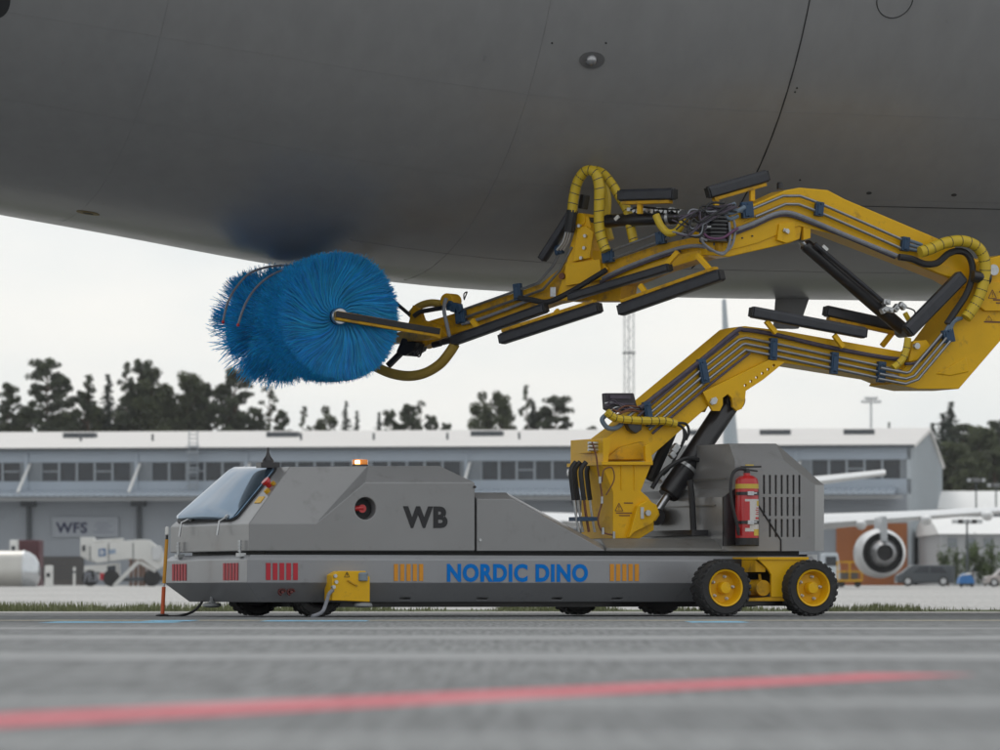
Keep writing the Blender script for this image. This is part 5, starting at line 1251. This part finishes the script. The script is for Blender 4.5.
# ---------------------------------------------------------------- masts and lamps
lm_b = at(629, 440, 420); gL = ground_z(420); mast = empty('lattice_mast', (lm_b.x, 420, gL)); tag(mast, 'slim steel lattice mast rising behind the hangar roof', 'mast')
topz = at(629, 262, 420).z - gL; hw = .42
legs = [(-hw, -.25), (hw, -.25), (0, .45)]
for lx, ly in legs:
    mb = MB(); mb.tube([(lx, ly, 0), (lx, ly, topz)], .045, 5); mb.build('mast_leg', M_pier, mast)
mb = MB(); k = 0; z = 0
while z < topz - 1:
    for i in range(3):
        a, b = legs[i], legs[(i + 1) % 3]
        if k % 2: a, b = b, a
        mb.tube([(a[0], a[1], z), (b[0], b[1], z + .9)], .02, 4)
    k += 1; z += .9
mb.build('lattice_bracing', M_pier, mast)['kind'] = 'stuff'
mb = MB(); mb.box((0, 0, at(629, 353, 420).z - gL), (1.1, 1.0, .14)); mb.build('mast_joint', M_dark, mast)
def lamp_mast(u, vt, arms, Y, label, hd=.5):
    p = at(u, vt, Y); g = ground_z(Y); e = empty('lamp_mast', (p.x, Y, g)); tag(e, label, 'lamp mast', 'lamp masts beyond the apron')
    H = p.z - g; mb = MB(); mb.tube([(0, 0, 0), (0, 0, H)], [.14, .08] if Y > 400 else [.07, .05], 8); mb.build('pole', M_ag if Y > 400 else M_dark, e)
    for z, L in arms:
        mb = MB(); mb.tube([(-L, 0, H - z), (L, 0, H - z)], .05, 6); mb.build('crossarm', M_ag, e)
        for q in (-L, -L * .45, L * .45, L): mb = MB(); mb.box((q, -.1, H - z + .08), (hd, .4, .22)); mb.build('lamp_head', M_zinc, e, bevel=.03)
lamp_mast(871, 398, ((.1, .45), (.4, .75)), 420, 'tall floodlight mast above the right end of the hangar roof', .3)
lamp_mast(976, 480, ((.1, .35),), 320, 'street lamp before the right hand wood', .5)
lamp_mast(996, 485, ((.1, .35),), 325, 'street lamp near the right picture edge', .5)
lamp_mast(967, 522, ((.05, .5),), 250, 'dark topped lamp in front of the white halls', .6)

# ---------------------------------------------------------------- right hand clutter
def px_box(u0, u1, v0, v1, Y, dep, name, m, parent=None, bevel=.02):
    a, b = at(u0, v1, Y), at(u1, v0, Y); mb = MB(); c = Vector(((a.x + b.x) / 2, Y + dep / 2, (a.z + b.z) / 2)); o_ = Vector(parent.location) if parent else Vector()
    mb.box(c - o_, (b.x - a.x, dep, b.z - a.z)); return mb.build(name, m, parent, bevel=bevel, smooth=0)
def base(name, u, Y, label, cat, group=None):
    p = at(u, 590, Y); e = empty(name, (p.x, Y, ground_z(Y))); tag(e, label, cat, group); return e
M_hallr = mat('white hall roof', (.80, .80, .79), .5, 0, .03, .3)
M_hallw = mat('grey hall wall', (.36, .37, .38), .6, 0, .05, .3)
for Y, v0, v1, vb, lab, u0 in ((340, 491, 509, 596, 'farther white roofed hall right of the hangar gable', 938), (285, 517, 534, 596, 'nearer white roofed hall behind the parked airliner wing', 940)):
    e = base('white_hall', 985, Y, lab, 'hall'); o_ = Vector(e.location)
    a, b = at(u0, v1, Y), at(1085, v1, Y); ztp = at(1000, v0, Y + 9).z
    px_box(u0 + 1, 1085, v1, vb, Y, 18, 'wall', M_hallw, e)
    mb = MB(); vs_ = []
    for x in (a.x - .1, b.x + .1):
        for i in range(9):
            t_ = i / 8; vs_.append((x - o_.x, -.3 + 18.6 * t_, a.z - o_.z + (ztp - a.z) * math.sin(math.pi * t_)))
    mb.add(vs_, [(i, i + 1, i + 10, i + 9) for i in range(8)] + [tuple(range(9)), tuple(range(17, 8, -1)), (0, 9, 17, 8)]); mb.build('roof', M_hallr, e)
    for i in range(7):
        u = u0 + 8 + i * 18; px_box(u, u + 9, v1 + 4, v1 + 13, Y - .1, .08, 'hall_panel', M_pier, e, 0)
# bushes
M_bush = mat('bush leaves', (.075, .11, .03), .8, 0, .35, 2, attr=True)
def bush_mesh(seed):
    r_ = random.Random(seed); cv = []; cf = []; tn = []
    for c in range(16):
        cx_, cy_, cz_ = r_.uniform(-.4, .4), r_.uniform(-.3, .3), r_.uniform(.15, .85); t_ = r_.uniform(.6, 1.4)
        for i in range(60):
            q = Vector((cx_ + r_.gauss(0, .09), cy_ + r_.gauss(0, .09), cz_ + r_.gauss(0, .10))); a = Vector((r_.gauss(0, 1), r_.gauss(0, 1), r_.gauss(0, 1))).normalized() * .045; b = a.orthogonal().normalized() * .025; k = len(cv)
            cv += [tuple(q + a), tuple(q + b), tuple(q - a), tuple(q - b)]; cf.append((k, k + 1, k + 2, k + 3)); tn += [t_ * r_.uniform(.7, 1.2)] * 4
    me = bpy.data.meshes.new('foliage'); me.from_pydata(cv, [], cf); me.materials.append(M_bush); a_ = me.color_attributes.new('tone', 'FLOAT_COLOR', 'POINT'); a_.data.foreach_set('color', [x for t_ in tn for x in (t_, t_, t_, 1)]); return me
BMS = [bush_mesh(i) for i in range(3)]
for i, (u, vt, wp, lab) in enumerate(((948, 548, 16, 'green bush nearest the hangar gable'), (961, 552, 14, 'low green bush second from the hangar gable'), (972, 546, 15, 'green bush third from the hangar gable'), (985, 550, 16, 'green bush second from the right picture edge'), (997, 545, 17, 'green bush cut by the right picture edge'))):
    Y = 262; p = at(u, vt, Y); e = base('bush', u, Y, lab, 'bush', 'bushes before the white halls'); e.location.x = p.x
    o = bpy.data.objects.new('foliage', BMS[i % 3]); COL.objects.link(o); o.parent = e; w_ = wp * 1.35 / F * Y; o.scale = (w_, w_, (p.z - e.location.z) * 1.1)
    mb = MB(); mb.tube([(0, 0, 0), (.05, 0, .9)], [.06, .03], 6); mb.build('stem', M_bark, e)
# cars
def car(u0, u1, vt, Y, m, label, prof=None, name='parked_car', cat='car'):
    um = (u0 + u1) / 2; e = base(name, um, Y, label, cat, 'cars parked at the right'); L = (u1 - u0) / F * Y; H = at(um, vt, Y).z - e.location.z
    X0 = at(u0, 590, Y).x - e.location.x
    pts = prof or [(0, .20), (.0, .45), (.03, .56), (.22, .62), (.36, .97), (.42, 1), (.72, 1), (.80, .96), (.93, .62), (1, .56), (1, .20)]
    W_ = 1.7; mb = MB(); mb.prism([(X0 + a * L, b * H) for a, b in pts], 0, W_); body = mb.build('body', m, e, bevel=.08, seg=3)
    wn = [(.27, .63), (.385, .92), (.55, .94), (.55, .63)], [(.575, .63), (.575, .94), (.70, .94), (.775, .90), (.87, .63)]
    for q in wn: mb = MB(); mb.prism([(X0 + a * L, b * H) for a, b in q], -.012, .02); mb.build('side_window', M_pane, body, smooth=0)
    for f_ in (.19, .80):
        r_ = min(.32, H * .24); mb = MB(); mb.lathe([(.05, -.02), (r_ * .6, -.03), (r_ * .9, -.03), (r_, .02), (r_, .2), (.05, .2)], 'y', 20, (X0 + f_ * L, .02, r_)); mb.build('wheel', M_tyre, e)
        mb = MB(); mb.lathe([(.02, -.035), (r_ * .55, -.035), (r_ * .58, -.02)], 'y', 14, (X0 + f_ * L, .015, r_)); mb.build('wheel_rim', M_zinc, e)
    mb = MB(); mb.box((X0 + .02 * L, .25, .5 * H), (.06, .3, .1)); mb.build('headlight', M_white, e)
M_carg = mat('car dark grey', (.055, .065, .075), .3, .3, .05, 1, coat=.5)
M_carl = mat('car silver', (.42, .43, .45), .3, .5, .05, 1, coat=.5)
M_carb = mat('car beige', (.40, .36, .34), .3, .3, .05, 1, coat=.5)
van = [(0, .16), (0, .52), (.10, .66), (.24, .97), (.30, 1), (.95, 1), (1, .94), (1, .16)]
car(897, 955, 565, 255, M_carg, 'dark grey parked car right of the jet engine', van)
car(960, 1001, 563, 268, M_carl, 'silver parked car behind the blue covered cart')
car(986, 1030, 568, 235, M_carb, 'beige parked car cut by the right picture edge')
# blue covered cart
e = base('covered_cart', 966, 228, 'small cart under a blue and white cover', 'cart'); gx = 13 / F * 228
mb = MB(); vs_ = []
for i in range(7):
    a = math.pi * i / 6
    for y in (-.4, .9): vs_.append((-math.cos(a) * gx * .6, y, .18 + math.sin(a) * .50))
mb.add(vs_, [(2 * i, 2 * i + 1, 2 * i + 3, 2 * i + 2) for i in range(6)] + [tuple(2 * i for i in range(7)), tuple(2 * i + 1 for i in range(6, -1, -1)), (0, 12, 13, 1)]); mb.build('blue_cover', mat('blue tarp', (.03, .16, .42), .5), e)
mb = MB(); mb.prism([(-gx * .5, .55), (gx * .2, .70), (gx * .45, .62), (gx * .2, .60)], -.43, .93); mb.build('white_fold', M_white, e)
for s_ in (-.25, .25): mb = MB(); mb.lathe([(.03, -.05), (.1, -.05), (.1, .05), (.03, .05)], 'y', 12, (s_, -.3, .1)); mb.build('cart_wheel', M_tyre, e)
# yellow baggage dolly below the wing, with a pale cabin vehicle beside it
e = base('baggage_dolly', 850, 222, 'yellow baggage dolly with rails below the airliner wing', 'dolly'); x0, x1_ = -12.5 / F * 222, 12 / F * 222; zt = at(850, 562, 222).z - e.location.z
mb = MB(); mb.box(((x0 + x1_) / 2, .6, .32), (x1_ - x0, 1.4, .10)); mb.build('platform', M_yel2, e)
for q in (x0, (x0 + x1_) / 2, x1_): mb = MB(); mb.box((q, .0, (zt + .32) / 2), (.07, .07, zt - .32)); mb.build('post', M_yel2, e)
for z in (zt, zt * .62): mb = MB(); mb.box(((x0 + x1_) / 2, .0, z), (x1_ - x0 + .06, .06, .07)); mb.build('rail', M_yel2, e)
mb = MB(); mb.box(((x0 + x1_) / 2, .5, .55), ((x1_ - x0) * .7, .9, .36)); mb.build('crate', M_brownd, e, bevel=.02)
for q in (x0 + .2, x1_ - .2): mb = MB(); mb.lathe([(.03, -.06), (.16, -.06), (.16, .06), (.03, .06)], 'y', 14, (q, .05, .16)); mb.build('wheel', M_tyre, e)
e = base('service_van', 832, 230, 'pale service van half hidden behind the washer rear wheel', 'van')
x0, x1_ = -8 / F * 230, 8 / F * 230; zt = at(832, 553, 230).z - e.location.z
mb = MB(); mb.prism([(x0, .25), (x0, zt), (x1_ - .1, zt), (x1_, zt * .6), (x1_, .25)], 0, 2.6); mb.build('body', mat('pale blue white', (.50, .55, .60), .4), e, bevel=.05)
mb = MB(); mb.prism([(x0 + .08, zt * .62), (x0 + .08, zt * .9), (x1_ - .18, zt * .9), (x1_ - .12, zt * .62)], -.012, .02); mb.build('rear_window', M_pane, e)
for q in (x0 + .15, x1_ - .15): mb = MB(); mb.lathe([(.05, -.1), (.28, -.1), (.3, 0), (.28, .1), (.05, .1)], 'y', 16, (q, .15, .28)); mb.build('wheel', M_tyre, e)

# ---------------------------------------------------------------- left hand clutter
M_truckw = mat('truck white', (.62, .62, .60), .45, 0, .06, 1, dirt=((.35, .34, .32), 2, .55, .6))
YL = 252
e = base('boom_truck', 120, YL, 'white truck with a raised box boom in front of the lettered hangar wall', 'truck'); o_ = Vector(e.location)
def lp(uv, y0, y1, name, m, parent=e, bevel=.03):
    mb = MB(); mb.prism([((q.x - o_.x), q.z - o_.z) for q in (at(u, v, YL) for u, v in uv)], y0, y1); return mb.build(name, m, parent, bevel=bevel)
lp([(79, 537), (92, 537), (93, 540), (121, 538), (121, 541), (94, 543), (93, 562), (88, 561), (79, 556)], .8, 2.0, 'basket', M_truckw)
lp([(81, 545), (84, 545), (84, 551), (81, 551)], .75, .82, 'basket_window', M_pane)
bm_ = lp([(91, 546), (97, 543.5), (140, 539.5), (149, 540), (157, 546), (163, 552), (164, 566), (157, 570), (143, 560), (128, 559), (97, 563), (91, 558)], -.2, .7, 'boom', M_truckw)
lp([(99, 549), (106, 548.4), (106, 556), (99, 556.5)], -.22, -.18, 'logo_square', mat('logo blue', (.02, .10, .26), .5), bm_, 0)
lp([(108, 550), (116, 549), (116, 553.5), (108, 554.5)], -.215, -.19, 'logo_print', mat('logo pale', (.25, .32, .42), .5), bm_, 0)
a, b = at(100.6, 554.7, YL) - o_, at(104.4, 550.2, YL) - o_; text_obj('D', a.x, b.x, a.z, b.z, -.23, M_white, bm_, .06, 'logo_letter')
for u in (90, 108.5, 133): lp([(u, 546 if u < 100 else 543), (u + .9, 546 if u < 100 else 543), (u + .9, 561), (u, 562)], -.215, -.19, 'boom_joint', M_dark, bm_, 0)
lp([(84, 566), (117, 563), (117, 580), (84, 580)], 0, 2.2, 'truck_body', M_truckw); lp([(107, 566), (116, 565), (116, 574), (107, 574)], -.02, .05, 'cab_window', M_pane)
lp([(100, 573), (104, 573), (104, 580), (100, 580)], -.03, .04, 'rear_lamp', M_redst)
lp([(84, 572), (100, 572), (100, 574), (84, 574)], -.04, .02, 'body_rail', M_dark)
for u in (90, 111, 152): 
    p = at(u, 583, YL) - o_; mb = MB(); mb.lathe([(.1, 0), (.42, 0), (.45, .06), (.45, .3), (.1, .3)], 'y', 20, (p.x, -.03, .45)); mb.build('wheel', M_tyre, e)
lp([(118, 578), (164, 576), (164, 581), (118, 581)], .1, 2.0, 'truck_bed', M_dark)
mb = MB(); mb.bar(at(114, 586, YL) - o_, at(139, 561, YL) - o_, .18, .2); mb.build('boom_strut', M_truckw, e); mb = MB(); mb.bar(at(140, 562, YL) - o_, at(156, 571, YL) - o_, .18, .2); mb.build('boom_strut', M_truckw, e)
lp([(152, 547), (161, 546), (163, 549), (160, 561), (153, 560)], -.3, -.2, 'boom_head', M_zinc, bm_)
mb = MB()
for i in range(9): a = rw.uniform(83, 97); mb.tube([at(a, 572, YL) - o_ + Vector((0, -.1, 0)), at(a + rw.uniform(-4, 4), 582, YL) - o_ + Vector((0, -.1, 0))], .04, 5)
mb.build('hose_bundle', M_cableg, e)['kind'] = 'stuff'
# pallets
M_wood = mat('pallet wood', (.17, .085, .045), .8, 0, .3, 3)
for r_i, (u0, u1) in enumerate(((129, 141), (142, 154))):
    e = base('pallet_stack', (u0 + u1) / 2, 262, ('left' if r_i == 0 else 'right') + ' one of two brown pallet stacks behind the boom truck', 'pallets', 'pallet stacks'); w_ = (u1 - u0) / F * 262
    n_ = 9; hgt = at(140, 559, 262).z - e.location.z; st = hgt / n_
    for i in range(n_):
        mb = MB(); mb.box((rw.uniform(-.03, .03), .5, (i + .8) * st), (w_, 1.0, st * .35))
        for q in (-.45, 0, .45): mb.box((q * w_ * .9, .5, (i + .3) * st), (w_ * .1, 1.0, st * .62))
        mb.build('pallet', M_wood, e, smooth=0)
# silver tank at the left edge
e = base('silver_tank', 5, 245, 'silver round ended tank trailer at the left picture edge', 'tank'); o_ = Vector(e.location); YT = 245
c_ = at(22, 572, YT) - o_; rT = (572 - 550.5) / F * YT
mb = MB(); mb.lathe([(rT * .3, -4.0), (rT * .96, -3.9), (rT, -3.6), (rT, 0), (rT * .985, .02)], 'x', 32, (c_.x, 1.2, c_.z)); mb.build('barrel', mat('tank aluminium', (.50, .49, .46), .4, .6, .08, 1), e)
mb = MB(); mb.lathe([(rT * .99, 0), (rT * .93, .25), (rT * .75, .55), (rT * .45, .75), (.02, .84)], 'x', 32, (c_.x + .02, 1.2, c_.z)); mb.build('dome_end', mat('polished dome', (.60, .62, .64), .18, .9, .05, 1), e)
mb = MB(); mb.lathe([(rT * 1.0, -.04), (rT * 1.03, -.04), (rT * 1.03, .04), (rT, .04)], 'x', 32, (c_.x, 1.2, c_.z)); mb.build('rim_band', M_zinc, e)
mb = MB(); mb.box((c_.x - 1.6, 1.2, .45), (3.4, 1.0, .25)); mb.build('trailer_frame', M_dark, e)
for q in (-2.4, -.6): mb = MB(); mb.lathe([(.05, -.12), (.3, -.12), (.32, 0), (.3, .12), (.05, .12)], 'y', 16, (c_.x + q, .6, .32)); mb.build('wheel', M_tyre, e)
# maroon container, white lamp box, white bollards
e = base('maroon_container', 29, 268, 'maroon box container standing behind the silver tank', 'container'); px_box(18.5, 39.5, 540, 587, 268, 2.4, 'container_box', mat('maroon paint', (.10, .03, .038), .5), e); px_box(37.5, 39.6, 540, 587, 267.9, .1, 'corner_post', mat('maroon paint', (.10, .03, .038), .5), e, 0)
for i in range(5): px_box(20.5 + i * 3.4, 21.5 + i * 3.4, 542, 585, 267.93, .06, 'container_rib', mat('maroon paint', (.10, .03, .038), .5), e, 0)
e = base('white_cabinet', 13, 266, 'white tall cabinet left of the maroon container', 'cabinet'); px_box(9.5, 17, 540, 588, 266, .9, 'cabinet_body', M_white, e, .04); px_box(11.5, 15, 546, 551, 265.95, .06, 'cabinet_window', M_pane, e, 0)
e = base('fuel_pump', 48.5, 258, 'white pump post in front of the dark shutter door', 'pump'); px_box(44.5, 52.5, 565.5, 588, 258, .5, 'pump_body', M_white, e, .05); px_box(46.5, 50, 573, 577, 257.95, .06, 'pump_screen', M_pane, e, 0)
mb = MB(); mb.tube([(-.22, -.02, .3), (-.35, -.05, .6), (-.30, -.05, 1.0), (-.15, 0, 1.2)], .03, 6); mb.build('pump_hose', M_black, e)
e = base('white_post', 74, 260, 'short white post right of the pump before the shutter door', 'post'); px_box(73, 75.4, 567, 588, 260, .13, 'post_body', M_white, e, .02); px_box(72.8, 75.6, 571, 573, 259.99, .15, 'post_band', M_dark, e, 0)

# ---------------------------------------------------------------- thin haze of a damp overcast day
hzm = bpy.data.materials.new('thin haze'); hzm.use_nodes = True; n = hzm.node_tree; n.nodes.clear()
ho = n.nodes.new('ShaderNodeOutputMaterial'); hv = n.nodes.new('ShaderNodeVolumePrincipled'); hv.inputs['Color'].default_value = (.92, .94, .96, 1); hv.inputs['Density'].default_value = .00013; hv.inputs['Anisotropy'].default_value = .2
n.links.new(hv.outputs['Volume'], ho.inputs['Volume'])
mb = MB(); mb.box((0, 690, 19), (3100, 1700, 42)); hb = mb.build('haze', hzm, smooth=0); tag(hb, 'thin pale haze over the airfield', 'haze', kind='stuff')
